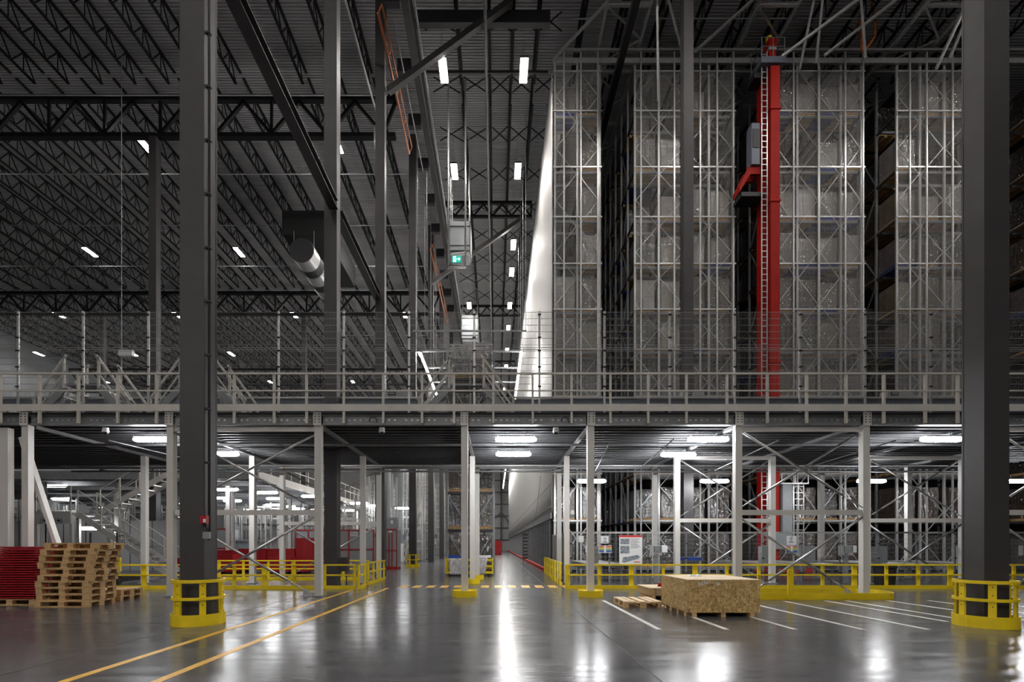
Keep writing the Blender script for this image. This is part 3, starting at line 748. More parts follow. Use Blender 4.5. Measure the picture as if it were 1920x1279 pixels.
# bracing frames of the platform
def brace_frame(xa, xb, y, label, mt='white'):
    t = thing('platform_brace', label, 'bracing', ((xa + xb) / 2, y, 0), 'crossed platform bracing')
    MB().box(xa + 0.1, xb - 0.1, y - 0.04, y + 0.04, 2.22, 2.36).build('middle_beam', mt, t)
    MB().box(xa + 0.1, xb - 0.1, y - 0.04, y + 0.04, 4.5, 4.62).build('upper_beam', mt, t)
    for k, (a, c) in enumerate((((xa + 0.11, 2.42), (xb - 0.11, 4.46)), ((xb - 0.11, 2.42), (xa + 0.11, 4.46)), ((xa + 0.11, 2.16), (xb - 0.34, 0.12)), ((xb - 0.11, 2.16), (xa + 0.34, 0.12)))):
        yy = y - 0.085 if k % 2 else y + 0.085
        A, C = Vector((a[0], yy, a[1])), Vector((c[0], yy, c[1])); q = A.lerp(C, 0.84 if k > 1 else 0.16)
        m = MB()
        if k > 1: m.tube(A, q, 0.032, 10); m.tube(q, C, 0.015, 8); m.tube(q.lerp(C, 0.2), q.lerp(C, 0.6), 0.024, 8)
        else: m.tube(q, C, 0.032, 10); m.tube(A, q, 0.015, 8); m.tube(q.lerp(A, 0.2), q.lerp(A, 0.6), 0.024, 8)
        m.build('brace_rod', 'rod', t, True)
        if k > 1:
            s = 1 if c[0] > a[0] else -1
            m = MB(); m.box(c[0] - 0.14, c[0] + 0.14, yy - 0.09, yy + 0.09, 0, 0.015)
            m.prism([(c[0] - s * 0.11, 0.2), (c[0] - s * 0.05, 0.2), (c[0] + s * 0.13, 0.015), (c[0] - s * 0.11, 0.015)], 'y', yy + 0.03, yy + 0.045)
            m.prism([(c[0] - s * 0.11, 0.2), (c[0] - s * 0.05, 0.2), (c[0] + s * 0.13, 0.015), (c[0] - s * 0.11, 0.015)], 'y', yy - 0.045, yy - 0.03)
            m.build('foot_plate', 'galv', t)
    return t
brace_frame(-8.83, -4.82, 13.2, 'front crossed galvanised bracing bay right of the massive left column')
brace_frame(6.6, 10.06, 13.2, 'front crossed galvanised bracing bay standing in the yellow kerb')
brace_frame(6.6, 10.06, 17.6, 'crossed bracing bay behind the yellow fence, directly behind the front right one')
brace_frame(13.5, 17.0, 17.6, 'bright crossed bracing bay just left of the massive right column')
brace_frame(-8.83, -4.82, 20.05, 'crossed bracing bay behind the yellow fences at the left, before red guard panels')
brace_frame(13.5, 17.0, 13.2, 'crossed bracing bay peeking out at the right edge of the photo')

# cameras, cable coils, pipes below the deck
for (x, lb) in ((-10.72, 'white dome camera under the deck left of the massive left column'), (-3.12, 'white dome camera under the deck over the yellow floor lines'), (1.66, 'white dome camera under the deck right of the aisle lamp')):
    t = thing('hanging_dome_camera', lb, 'camera', (x, 13.3, 4.5), 'dome cameras under the deck edge')
    MB().cyl(x, 13.3, 4.56, 4.63, 0.075, 16).build('mount', 'paper', t, False)
    hs = MB().cyl(x, 13.3, 4.5, 4.56, 0.085, 16).build('housing', 'paper', t, False)
    MB().dome(x, 13.3, 4.5, 0.06).build('lens_dome', 'black', hs, True)
for k, (x, lb) in enumerate(((-3.3, 'coil of black cable hung on the deck edge beam over the floor lines'), (1.88, 'coil of black cable hung on the deck edge beam right of the aisle lamp'))):
    m = MB(); pts = [(x + 0.1 * math.cos(a * 0.5), 13.05, 4.76 + 0.1 * math.sin(a * 0.5)) for a in range(-1, 8)]
    m.path(pts, 0.012, 6); tag(m.build('hanging_cable_coil', 'black', None, True), lb, 'cable', 'cable coils', 'thing')
for k, (y, z, mt) in enumerate(((18.9, 4.5, 'galv'), (15.2, 4.55, 'galvdk'), (19.4, 4.35, 'galvdk'))):
    pipe('hanging_pipe', [(-17, y, z), (20, y, z)], 0.04, mt, 'galvanised pipe running below the whole deck, %s from the front' % ('second', 'nearest', 'third')[k], group='pipes below the deck')
for k, (x, y0, y1) in enumerate(((3.4, 14.4, 20), (5.1, 13.8, 20.2), (8.2, 14, 20), (11.6, 14, 20), (-6.6, 14, 20), (-11.2, 14, 20))):
    pipe('hanging_pipe', [(x, y0, 4.435), (x + 0.7, y1, 4.415)], 0.02, 'galvdk', 'thin conduit running lengthways below the deck, %s of six' % ORD[k], group='conduits below the deck')

# ------------------------------------------------------------------ yellow guards
def ring_guard(x, y, r, label):
    t = thing('column_guard', label, 'column guard', (x, y, 0), 'yellow ring guards')
    MB().ring(x, y, r - 0.02, r, 0.0, 0.2).build('kick_band', 'yellow', t, False)
    MB().ring(x, y, r - 0.035, r - 0.005, 0.75, 0.805).build('top_rail', 'yellow', t, False)
    MB().ring(x, y, r - 0.035, r - 0.005, 0.45, 0.5).build('mid_rail', 'yellow', t, False)
    for k in range(6):
        a = R(250) + k * R(60)
        m = MB(); m.cbox(x + (r - 0.05) * math.cos(a), y + (r - 0.05) * math.sin(a), 0.0, 0.035, 0.1, 0.76, a); m.mat(1)
        for z in (0.36, 0.55, 0.69): m.cbox(x + (r - 0.05) * math.cos(a), y + (r - 0.05) * math.sin(a), z, 0.045, 0.016, 0.016, a)
        m.build('post', ['yellow', 'steeldk'], t)
    return t
g = ring_guard(-5.335, 8.7, 0.43, 'yellow ring guard around the massive dark column in left foreground')
dup(g, (8.55, 8.45, 0), R(-12), 'yellow ring guard around the massive dark column in right foreground')
dup(g, (-5.14, 30.1, 0), None, 'small distant yellow ring guard around the fourth dark column')
for (x, y, r, lb) in ((-0.84, 13.2, 0.34, 'round yellow base around the front white column left of aisle centre'), (2.59, 13.2, 0.34, 'round yellow base around the front white column near the pallet'),
                      (-0.82, 17.6, 0.26, 'round yellow base around the second row column in the aisle'), (-0.74, 19.7, 0.27, 'round yellow base of the third row column, partly hidden in the aisle')):
    t = thing('column_base_guard', lb, 'column guard', (x, y, 0), 'round yellow column bases')
    MB().ring(x, y, r - 0.02, r, 0.0, 0.18).build('band', 'yellow', t)
    MB().ring(x, y, 0.16, r - 0.02, 0.13, 0.15).build('infill', 'yellow', t)

def guard_rail(p, q, n, label, wide=(), name='guard_rail', ends=(True, True)):
    p, q = Vector((p[0], p[1], 0)), Vector((q[0], q[1], 0))
    t = thing('guard_rail', label, 'guard rail', tuple((p + q) / 2), 'low yellow guard rails')
    up = Vector((0, 0, 1))
    MB().bar(p + up * 0.77, q + up * 0.77, 0.05, 0.05).build('top_rail', 'yellow', t)
    MB().bar(p + up * 0.45, q + up * 0.45, 0.05, 0.05).build('mid_rail', 'yellow', t)
    d = (q - p).normalized(); side = Vector((d.y, -d.x, 0))
    MB().bar(p + up * 0.06 + side * 0.01, q + up * 0.06 + side * 0.01, 0.03, 0.12).build('toe_board', 'yellow', t)
    for k in range(n + 1):
        c = p.lerp(q, k / n) - side * 0.045
        MB().bar(c + d * (-0.06 if k in wide else -0.035), c + d * (0.06 if k in wide else 0.035), 0.05, 1e-3).v
        hw = 0.075 if k in wide else 0.045
        m = MB(); b = c - d * hw; e = c + d * hw
        m.v += [tuple(b - side * 0.025), tuple(e - side * 0.025), tuple(e + side * 0.025), tuple(b + side * 0.025)]
        m.v += [(v[0], v[1], 0.78) for v in m.v[:4]]
        for f in ((0, 3, 2, 1), (4, 5, 6, 7), (0, 1, 5, 4), (1, 2, 6, 5), (2, 3, 7, 6), (3, 0, 4, 7)): m.face(f)
        m.build('post', 'yellow', t)
    return t
guard_rail((-12.1, 15.3), (-4.46, 15.3), 8, 'long yellow guard rail at the left, the nearer of the two parallel ones', wide=(1, 3, 5))
guard_rail((-4.3, 15.36), (-4.3, 16.0), 1, 'short yellow guard rail returning at the corner beside the floor lines')
guard_rail((-4.45, 16.95), (-4.45, 19.5), 3, 'yellow guard rail running lengthways beside the third row column at the left', wide=(1,))
guard_rail((-12.1, 19.35), (-5.1, 19.35), 7, 'yellow guard rail farther back in front of red containers', wide=(1, 4))
guard_rail((2.3, 15.4), (19.6, 15.4), 17, 'long yellow guard rail across the right side behind the crate', wide=(0, 2, 4, 7, 9, 12, 15))
guard_rail((2.26, 16.6), (2.5, 24.2), 8, 'yellow guard rail running lengthways into the aisle on its right side', wide=(1, 3, 5))
# kerb round the right braced bay
t = thing('yellow_kerb', 'low yellow kerb ring around the front braced bay at the right', 'kerb', (8.3, 13.2, 0))
m = MB(); pts = []
for k in range(9): a = R(-90) + R(180) * k / 8; pts.append((10.12 + 0.42 * math.cos(a), 13.15 + 0.72 * math.sin(a)))
for k in range(9): a = R(90) + R(180) * k / 8; pts.append((6.5 + 0.42 * math.cos(a), 13.15 + 0.72 * math.sin(a)))
n = len(pts)
for (zz, s) in ((0.0, 1.0), (0.17, 1.0), (0.17, 0.97), (0.0, 0.97)):
    for (a, c) in pts: m.v.append((8.3 + (a - 8.3) * (s if s == 1 else 0.988), 13.15 + (c - 13.15) * (s if s == 1 else 0.955), zz))
for r in range(4):
    for k in range(n): m.face((r * n + k, r * n + (k + 1) % n, ((r + 1) % 4) * n + (k + 1) % n, ((r + 1) % 4) * n + k))
m.build('kerb_wall', 'yellow', t)
MB().box(7.48, 7.62, 12.36, 12.41, 0.0, 0.76).build('post', 'yellow', t)

# ------------------------------------------------------------------ pallets and crates
def pallet(loc, label, group, L=1.2, W=0.8, rz=0, deck='wood', side='wood', name='wooden_pallet', h=0.144):
    t = thing(name, label, 'pallet', (0, 0, 0), group)
    m = MB()
    nb = 5; bw = [0.145, 0.1, 0.145, 0.1, 0.145]; ys = [-W / 2 + 0.0725, -W / 4 + 0.01, 0, W / 4 - 0.01, W / 2 - 0.0725]
    for y, b in zip(ys, bw): m.box(-L / 2, L / 2, y - b / 2, y + b / 2, h - 0.022, h)
    m.build('deck_boards', deck, t)
    m = MB()
    for x in (-L / 2 + 0.0725, 0, L / 2 - 0.0725): m.box(x - 0.0725, x + 0.0725, -W / 2, W / 2, h - 0.044, h - 0.0225)
    m.build('cross_boards', side, t)
    for x in (-L / 2 + 0.0725, 0, L / 2 - 0.0725):
        for y, b in ((-W / 2 + 0.05, 0.1), (0, 0.145), (W / 2 - 0.05, 0.1)): MB().box(x - 0.0725, x + 0.0725, y - b / 2, y + b / 2, 0.0225, h - 0.0445).build('block', side, t)
    m = MB()
    for y, b in ((-W / 2 + 0.05, 0.1), (0, 0.145), (W / 2 - 0.05, 0.1)): m.box(-L / 2, L / 2, y - b / 2, y + b / 2, 0.0, 0.022)
    m.build('bottom_boards', side, t)
    t.location = loc; t.rotation_euler = (0, 0, rz)
    return t
pal = None
offs = (0.0, 0.0, 0.005, 0.01, 0.06, 0.095, 0.055, 0.085, 0.13, 0.2)
for k in range(10):
    lb = 'weathered wooden pallet in the tall stack at the left, %s' % ('lowest of ten' if k == 0 else 'topmost of ten' if k == 9 else ORD[k] + ' from the floor')
    loc = (-9.8 + offs[k] + 0.008 * ((k * 5) % 3), 11.3 + 0.01 * ((k * 7) % 4), 0.1455 * k)
    rz = R(1.2 - 0.7 * ((k * 3) % 4))
    if pal is None: pal = pallet(loc, lb, 'tall stack of wooden pallets', rz=rz)
    else: dup(pal, loc, rz, lb, 'tall stack of wooden pallets')
for k in range(2):
    dup(pal, (-9.95, 12.42, 0.1455 * k), R(2 + k), 'wooden pallet of the low pair right of the tall stack, %s one' % ('lower', 'upper')[k], 'low pair of wooden pallets')
relabel(pal, 'deck_boards', None) if False else None
dup(pal, (-11.34, 11.68, 0), 0, 'wooden pallet under the stack of red plastic trays', 'pallets at the left')
# red plastic trays
tray = None
for k in range(22):
    z = 0.1465 + 0.056 * k
    lb = 'red plastic tray in the tall red stack at the left edge, %s' % ('lowest one' if k == 0 else 'topmost one' if k == 21 else ORD[k] + ' from the bottom')
    if tray is None:
        tray = thing('red_tray', lb, 'tray', (0, 0, 0), 'stack of red trays')
        m = MB(); m.box(-0.6, 0.6, -0.42, 0.42, 0.030, 0.045)
        for s in (-1, 1): m.box(-0.6, 0.6, s * 0.405 - 0.015, s * 0.405 + 0.015, 0.015, 0.030); m.box(s * 0.585 - 0.015, s * 0.585 + 0.015, -0.39, 0.39, 0.015, 0.030)
        m.build('deck_plate', 'redpl', tray)
        m = MB()
        for x in (-0.45, 0, 0.45):
            for y in (-0.3, 0, 0.3): m.cbox(x, y, 0.0, 0.14, 0.1, 0.029)
        m.build('feet', 'redpl', tray)
        tray.location = (-11.34, 11.68, z)
    else: dup(tray, (-11.34 + 0.006 * ((k * 3) % 4), 11.68 + 0.006 * ((k * 5) % 3), z), 0, lb, 'stack of red trays')
# second red stack behind at the left
dup(pal, (-12.05, 12.75, 0), R(90), 'wooden pallet under the rear red tray stack', 'pallets at the left')
for k in range(21): dup(tray, (-12.05, 12.75, 0.1465 + 0.056 * k), R(90), 'red plastic tray in the rear red stack, %s from the bottom' % ORD[k], 'rear stack of red trays')
# pallet on the floor by the white lines
pallet((3.3, 11.3, 0), 'single pale topped wooden pallet lying between white floor lines', None, L=1.0, W=0.84, rz=R(90), deck='woodlt')
# big strand board crate
t = thing('strand_board_crate', 'big strand board crate with pale lid standing on skids', 'crate', (4.45, 10.17, 0))
X0, X1, Y0, Y1 = 3.745, 5.155, 9.42, 10.92
m = MB(); m.box(X0, X1, Y0, Y0 + 0.018, 0.09, 0.722); m.box(X0, X1, Y1 - 0.018, Y1, 0.09, 0.722)
m.box(X0, X0 + 0.018, Y0 + 0.018, Y1 - 0.018, 0.09, 0.722); m.box(X1 - 0.018, X1, Y0 + 0.018, Y1 - 0.018, 0.09, 0.722); m.box(X0 + 0.018, X1 - 0.018, Y0 + 0.018, Y1 - 0.018, 0.1, 0.118)
m.build('side_boards', 'osb', t)
MB().box(X0 - 0.005, X1 + 0.005, Y0 - 0.005, Y1 + 0.005, 0.722, 0.736).build('pale_lid', 'woodlt', t)['label'] = 'pale smooth lid'
for x in (X0 + 0.14, (X0 + X1) / 2, X1 - 0.14): MB().box(x - 0.045, x + 0.045, Y0 + 0.02, Y1 - 0.02, 0.0, 0.09).build('skid', 'wood', t)
m = MB()
for y in (9.6, 10.0, 10.4, 10.8): m.box(X0, X0 + 0.012, y - 0.09, y, 0.0, 0.088)
m.build('side_blocks', 'wood', t)
for (x, z, w) in ((3.95, 0.63, 0.075), (4.07, 0.655, 0.07), (4.305, 0.63, 0.07)):
    m = MB(); m.box(x, x + w, Y0 - 0.004, Y0 - 0.001, z, z + 0.05); m.mat(1); m.box(x + 0.015, x + w - 0.02, Y0 - 0.006, Y0 - 0.004, z + 0.012, z + 0.018); m.box(x + 0.015, x + w - 0.012, Y0 - 0.006, Y0 - 0.004, z + 0.028, z + 0.038)
    m.build('paper_sticker', ['paper', 'ink'], t)
m = MB()
for x in (X0 + 0.17, X1 - 0.19): m.box(x - 0.1, x - 0.06, Y0 - 0.003, Y0 - 0.001, 0.62, 0.69)
m.build('corner_clip', 'wood', t)
m = MB(); random.seed(3)
for k in range(6):
    x, y = 4.2 + 0.04 * k, 10.35 + 0.05 * ((k * 3) % 4); m.prism([(x - 0.06, 0.737), (x + 0.07, 0.737), (x + 0.02, 0.755 + 0.006 * (k % 3)), (x - 0.02, 0.76)], 'y', y, y + 0.09)
tag(m.build('crumpled_paper', 'paper'), 'crumpled white paper lying on the pale crate lid', 'paper', None, 'thing')
# small crate behind
t = thing('low_wooden_crate', 'low wooden crate on a pallet half hidden behind the big crate', 'crate', (4.45, 12.8, 0))
MB().box(3.98, 4.85, 12.45, 13.5, 0.1, 0.275).build('side_boards', 'wood', t); MB().box(3.96, 4.87, 12.43, 13.52, 0.275, 0.3).build('lid', 'woodlt', t)
m = MB()
for x in (4.02, 4.38, 4.74): m.box(x, x + 0.1, 12.45, 13.5, 0.0, 0.1)
m.build('skid', 'wood', t)
MB().box(4.1, 4.14, 12.425, 12.43, 0.1, 0.29).build('strap', 'galvdk', t)
t = thing('red_cone', 'small red plastic cone standing on the low wooden crate', 'cone', (4.45, 12.75, 0.301))
MB().cyl(4.38, 12.9, 0.301, 0.315, 0.07, 16).build('foot', 'crane', t); MB().cyl(4.38, 12.9, 0.315, 0.4, 0.055, 16, 0.035).build('cone_body', 'crane', t, True)

# things fixed to the massive left column
t = thing('hanging_conduit', 'thin grey conduit with clamps running up the massive left column', 'conduit', (-5.09, 8.6, 1.5))
ct = MB().tube((-5.065, 8.56, 1.5), (-5.065, 8.56, 25), 0.022, 8).build('tube', 'steel', t, True)
for k in range(24): MB().box(-5.118, -5.03, 8.53, 8.59, 1.9 + 0.95 * k, 1.935 + 0.95 * k).build('clamp', 'steeldk', ct)
t = thing('fire_alarm_horn', 'red fire alarm horn mounted on the massive left column', 'alarm', (-5.09, 8.6, 1.8))
MB().box(-5.11, -5.04, 8.44, 8.5, 1.72, 1.93).build('back_box', 'steeldk', t); MB().box(-5.11, -5.0, 8.36, 8.4395, 1.78, 1.92).build('red_housing', 'red', t)
MB().cyl(-5.02, 8.345, 1.8, 1.86, 0.02, 10).build('strobe', 'paper', t)
t = thing('junction_switch_box', 'grey electrical box below the red alarm on the massive left column', 'switch box', (-5.09, 8.6, 1.5))
MB().box(-5.11, -5.0, 8.44, 8.5, 1.52, 1.64).build('housing', 'grey', t); MB().tube((-5.05, 8.47, 1.64), (-5.05, 8.47, 1.72), 0.02, 8).build('conduit_stub', 'steeldk', t)
# ------------------------------------------------------------------ high racks
YR = 24.4
LV = [0.25, 2.63, 5.0, 7.0, 8.9, 11.27, 13.3, 15.6, 17.96, 20.47, 23.3]
ZT = 25.3

# pallet loads: a few kinds, each built once
def load_kind(i):
    rnd = random.Random(40 + i)
    W, D = 0.98, 1.1
    t = thing('pallet_load', 'x', 'pallet load', (0, 0, 0))
    m = MB()
    for y in (-0.45, 0, 0.45): m.box(-W / 2, W / 2, y - 0.06, y + 0.06, 0, 0.1)
    m.box(-W / 2, W / 2, -0.55, 0.55, 0.1, 0.14)
    m.build('pallet', ['wood', 'wood', 'wood', 'wood', 'wood', 'blue'][i], t)
    m = MB()
    hh, nx, nz, col = [(1.62, 3, 7, 'load_white'), (1.5, 2, 5, 'load_beige'), (1.7, 4, 8, 'load_brown'), (1.25, 3, 4, 'load_white'), (1.6, 5, 9, 'load_dark'), (1.45, 3, 6, 'load_pink')][i]
    dz = (hh - 0.15) / nz
    for k in range(nz):
        for a in range(nx):
            for (y0, y1) in ((-0.54, -0.18), (-0.18, 0.18), (0.18, 0.54)):
                x0 = -W / 2 + 0.02 + a * (W - 0.04) / nx; j = rnd.uniform(-0.008, 0.008)
                m.box(x0 + 0.006, x0 + (W - 0.04) / nx - 0.006, y0 + 0.006 + j, y1 - 0.006 + j, 0.142 + k * dz, 0.142 + (k + 1) * dz - 0.008)
    m.build('cartons', col, t)
    if i != 3:
        m = MB(); m.box(-W / 2 + 0.01, W / 2 - 0.01, -0.562, 0.562, 0.15, hh + 0.01)
        m.build('film_wrap', 'wrap', t)
    return t
M['load_white'] = mat('white_cartons', (0.33, 0.30, 0.29), 0.5, noise=0.2, nscale=2.5)
M['load_beige'] = mat('beige_cartons', (0.19, 0.15, 0.09), 0.6, noise=0.18, nscale=2.5)
M['load_brown'] = mat('brown_cartons', (0.08, 0.052, 0.036), 0.6, noise=0.3, nscale=4)
M['load_dark'] = mat('dark_bottles', (0.028, 0.02, 0.018), 0.25, noise=0.5, nscale=12)
M['load_pink'] = mat('pale_pink_cartons', (0.14, 0.11, 0.105), 0.5, noise=0.2, nscale=3)
def wrap_mat():
    m = bpy.data.materials.new('clear_film'); m.use_nodes = True; nt = m.node_tree
    bs = nt.nodes['Principled BSDF']; out = nt.nodes['Material Output']
    bs.inputs['Base Color'].default_value = (0.6, 0.6, 0.6, 1); bs.inputs['Roughness'].default_value = 0.12
    tc = nt.nodes.new('ShaderNodeTexCoord'); nz = nt.nodes.new('ShaderNodeTexNoise'); nz.inputs['Scale'].default_value = 5
    mp = nt.nodes.new('ShaderNodeMapping'); mp.inputs['Scale'].default_value = (1.5, 1.5, 0.8)
    nt.links.new(tc.outputs['Object'], mp.inputs[0]); nt.links.new(mp.outputs[0], nz.inputs['Vector'])
    bp = nt.nodes.new('ShaderNodeBump'); bp.inputs['Strength'].default_value = 1.0; bp.inputs['Distance'].default_value = 0.12
    nt.links.new(nz.outputs['Fac'], bp.inputs['Height'])
    gl = nt.nodes.new('ShaderNodeBsdfGlossy'); gl.inputs['Roughness'].default_value = 0.12
    nt.links.new(bp.outputs[0], gl.inputs['Normal']); nt.links.new(bp.outputs[0], bs.inputs['Normal'])
    tr = nt.nodes.new('ShaderNodeBsdfTransparent')
    mx = nt.nodes.new('ShaderNodeMixShader'); mx.inputs[0].default_value = 0.28
    nt.links.new(tr.outputs[0], mx.inputs[1]); nt.links.new(gl.outputs[0], mx.inputs[2])
    nt.links.new(mx.outputs[0], out.inputs[0])
    return m
M['wrap'] = wrap_mat()
KIND = ['white carton', 'beige carton', 'brown carton', 'short white carton', 'dark bottle', 'pale pink carton']
LK = [load_kind(i) for i in range(6)]; used = set()
def place_load(i, x, y, z, label, group, rz=0.0):
    if i not in used:
        used.add(i); o = LK[i]; o.location = (x, y, z); o.rotation_euler = (0, 0, rz); o['label'] = label; o['group'] = group
        return o
    return dup(LK[i], (x, y, z), rz, label, group)

RN = ['white clad rack', 'second rack', 'third rack', 'fourth rack', 'fifth rack']
def rack(idx, x0, x1, verts, ncol, label, depth_bays, y1, clad=False):
    """verts: x of the front net frame posts"""
    t = thing('high_rack', label, 'rack', (x0, YR, 0), 'high bay racks')
    g = 'galv'
    # front net frame
    for x in verts: MB().box(x - 0.035, x + 0.035, YR - 0.09, YR - 0.03, 0.0, 26.2).build('net_post', g, t)
    for z in LV[1:] + [ZT]: MB().box(x0 - 0.05, x1 + 0.05, YR - 0.03, YR, z - 0.05, z + 0.02).build('net_rail', g, t)
    nt_ = MB(); dx = 0.062; n = int((x1 - x0) / dx)
    for k in range(n + 1):
        x = x0 + (x1 - x0) * k / n; nt_.box(x - 0.0031, x + 0.0031, YR + 0.002, YR + 0.006, 8.0, ZT)
    z = 8.0
    while z < ZT: nt_.box(x0, x1, YR + 0.006, YR + 0.01, z - 0.0031, z + 0.0031); z += 0.062
    nt_.build('safety_net', 'net', t)
    # rack frames in depth
    pitch = (x1 - x0) / ncol
    xs = sorted({round(x0 + 0.05, 3), round(x1 - 0.05, 3)} | {round(x0 + pitch * k, 3) for k in range(1, ncol) if (ncol < 3 or k % 2 == 0 or True)})
    for x in xs:
        MB().box(x - 0.05, x + 0.05, YR + 0.1, YR + 0.18, 0.0, 26.0).build('upright', g, t)
    m = MB()
    for a, c in zip(xs, xs[1:]):
        k = 0; z = 0.4
        while z < 25.4:
            zz = min(z + 1.32, 25.9)
            (m.bar((a + 0.05, YR + 0.14, z), (c - 0.05, YR + 0.14, zz), 0.035) if (k % 2 == 0) == (xs.index(a) % 2 == 0) else m.bar((c - 0.05, YR + 0.14, z), (a + 0.05, YR + 0.14, zz), 0.035))
            z = zz; k += 1
    m.build('cross_bracing', g, t)
    # side faces: uprights and beams along the aisle
    sides = [x0 + 0.05] if not clad else []
    for sx in sides + ([x1 - 0.05] if not clad else []):
        y = YR + 1.45; k = 0
        while y < y1 and sx == x0 + 0.05:
            MB().box(sx - 0.05, sx + 0.05, y - 0.045, y + 0.045, 0.0, 26.0).build('side_upright', 'galvdk', t); y += 1.3; k += 1
        for z in LV: MB().box(sx - 0.04, sx + 0.04, YR + 0.19, y1, z - 0.12, z - 0.005).build('side_beam', 'steel', t)
    if not clad:
        m = MB(); y = YR + 1.45
        while y < y1 - 1.3:
            for k, z in enumerate(LV[:-1]):
                a, c = (y, y + 1.3) if k % 2 else (y + 1.3, y)
                m.bar((x0 + 0.1, a, z), (x0 + 0.1, c, LV[k + 1] - 0.2), 0.05)
            y += 2.6
        m.build('side_bracing', 'galvdk', t)
    # decks carrying the front loads and those beside the aisle
    for z in LV:
        m = MB()
        for yy in (YR + 0.28, YR + 1.2): m.box(x0 + 0.11, x1 - 0.11, yy, yy + 0.06, z - 0.13, z - 0.005)
        m.build('load_beam', 'galvdk', t)
    if not clad:
        m = MB()
        m.box(x0 + 1.32, x0 + 1.37, YR + 1.6, y1, 0, 26); m.build('inner_partition', 'steeldk', t)
    return xs
R1 = rack(0, 2.96, 5.33, (3.45, 4.3, 5.15), 2, 'tall galvanised high rack with the white clad side beside the aisle', 1, 26, True)
R2 = rack(1, 7.02, 12.08, (7.32, 8.2, 9.0, 10.3, 11.15, 11.97), 4, 'tall galvanised rack second from the aisle, behind the slim dark column', 9, 38)
R3 = rack(2, 14.2, 18.6, (15.0, 16.25, 17.6, 18.5), 4, 'tall galvanised rack just right of the red crane mast', 5, 34)
R4 = rack(3, 20.3, 25.2, (20.85, 21.7, 23.0, 24.2), 4, 'tall galvanised rack left of the massive right column', 4, 31)
R5 = rack(4, 27.2, 31.5, (28.0, 29.2, 30.5), 4, 'tall galvanised rack at the right edge past the massive column', 4, 31)
rnd = random.Random(11)
HALF = [['left', 'right'], ['far left', 'centre left', 'centre right', 'far right'], ['far left', 'centre left', 'centre right', 'far right'], ['far left', 'centre left', 'centre right', 'far right'], ['far left']]
LVN = ['floor', 'second', 'third', 'fourth', 'fifth', 'sixth', 'seventh', 'eighth', 'ninth', 'tenth', 'top']
for r, (x0, x1, nc) in enumerate(((2.96, 5.33, 2), (7.02, 12.08, 4), (14.2, 18.6, 4), (20.3, 25.2, 3))):
    for li, z in enumerate(LV):
        if li in (3,): continue
        if li == 10 and r in (0, 1) : pass
        for c in range(nc):
            q = rnd.random()
            if li >= 9 and q < 0.45: continue
            if q < 0.06: continue
            pitch = (x1 - x0) / (2 if r == 0 else 4)
            k = rnd.choice((0, 5, 5, 1, 2, 4, 3) if li > 5 else (5, 2, 4, 1, 2, 4) if li > 2 else (2, 4, 2))
            place_load(k, x0 + pitch * (c + 0.5), YR + 0.835, z, '%s pallet load of the %s, %s front bay, %s level' % (KIND[k], RN[r], HALF[r][c], LVN[li]), 'front pallet loads of the ' + RN[r])
for r, x0, nb in ((1, 7.02, 6), (2, 14.2, 3), (3, 20.3, 2), (4, 27.2, 2)):
    for li, z in enumerate(LV):
        if li == 3: continue
        for b in range(nb):
            if r == 4 and b == 0: pass
            if rnd.random() < 0.1: continue
            if b == 0 and r == 4:
                y = YR + 0.835; nm = 'front corner'
            else:
                y = YR + 1.45 + 1.3 * (b + (0 if r != 4 else -1)) + 0.65; nm = ORD[b] + ' aisle'
            k = rnd.choice((2, 4, 2, 4, 4, 5))
            place_load(k, x0 + 0.70, y, z, '%s pallet load of the %s, %s bay, %s level' % (KIND[k], RN[r], nm, LVN[li]), 'aisle side pallet loads of the ' + RN[r], R(90))
# top beams tying the racks together and the overhead braces
for (z, w, lb) in ((26.28, 0.1, 'slim galvanised tube running along the very top of the rack fronts'), (25.82, 0.26, 'thick pale beam running along the top of the rack fronts')):
    tag(MB().box(2.9 if w > 0.2 else 3.4, 33, YR - 0.03 - (0 if w > 0.2 else 0.1), YR + 0.09 - (0 if w > 0.2 else 0.1), z - w / 2, z + w / 2).build('rack_top_rail', 'galv'), lb, 'beam', None, 'thing')
def braceln(p, q, k):
    k_, k = k, k + (5 if k == 6 else 0)
    A = at(p[0], p[1], YR - 0.2 - 0.11 * k); B = Vector((at(q[0], q[1], 22.6).x, 22.62 - 0.11 * k, 26.8))
    tag(MB().bar(A, B, 0.1).build('hanging_rack_brace', 'galv'), 'pale overhead brace from the rack tops up to the roof, %s from the left' % ORD[k_], 'brace', 'overhead rack braces', 'thing')
for k, (p, q) in enumerate((((1040, 108), (1140, 0)), ((1234, 190), (1231, 0)), ((1278, 92), (1249, 0)), ((1302, 98), (1418, 0)), ((1499, 130), (1518, 0)), ((1530, 118), (1530, 0)), ((1466, 106), (1640, 0)), ((1545, 105), (1695, 0)), ((1623, 108), (1586, 0)), ((1755, 130), (1797, 0)), ((1780, 110), (1803, 0)))):
    braceln(p, q, k)
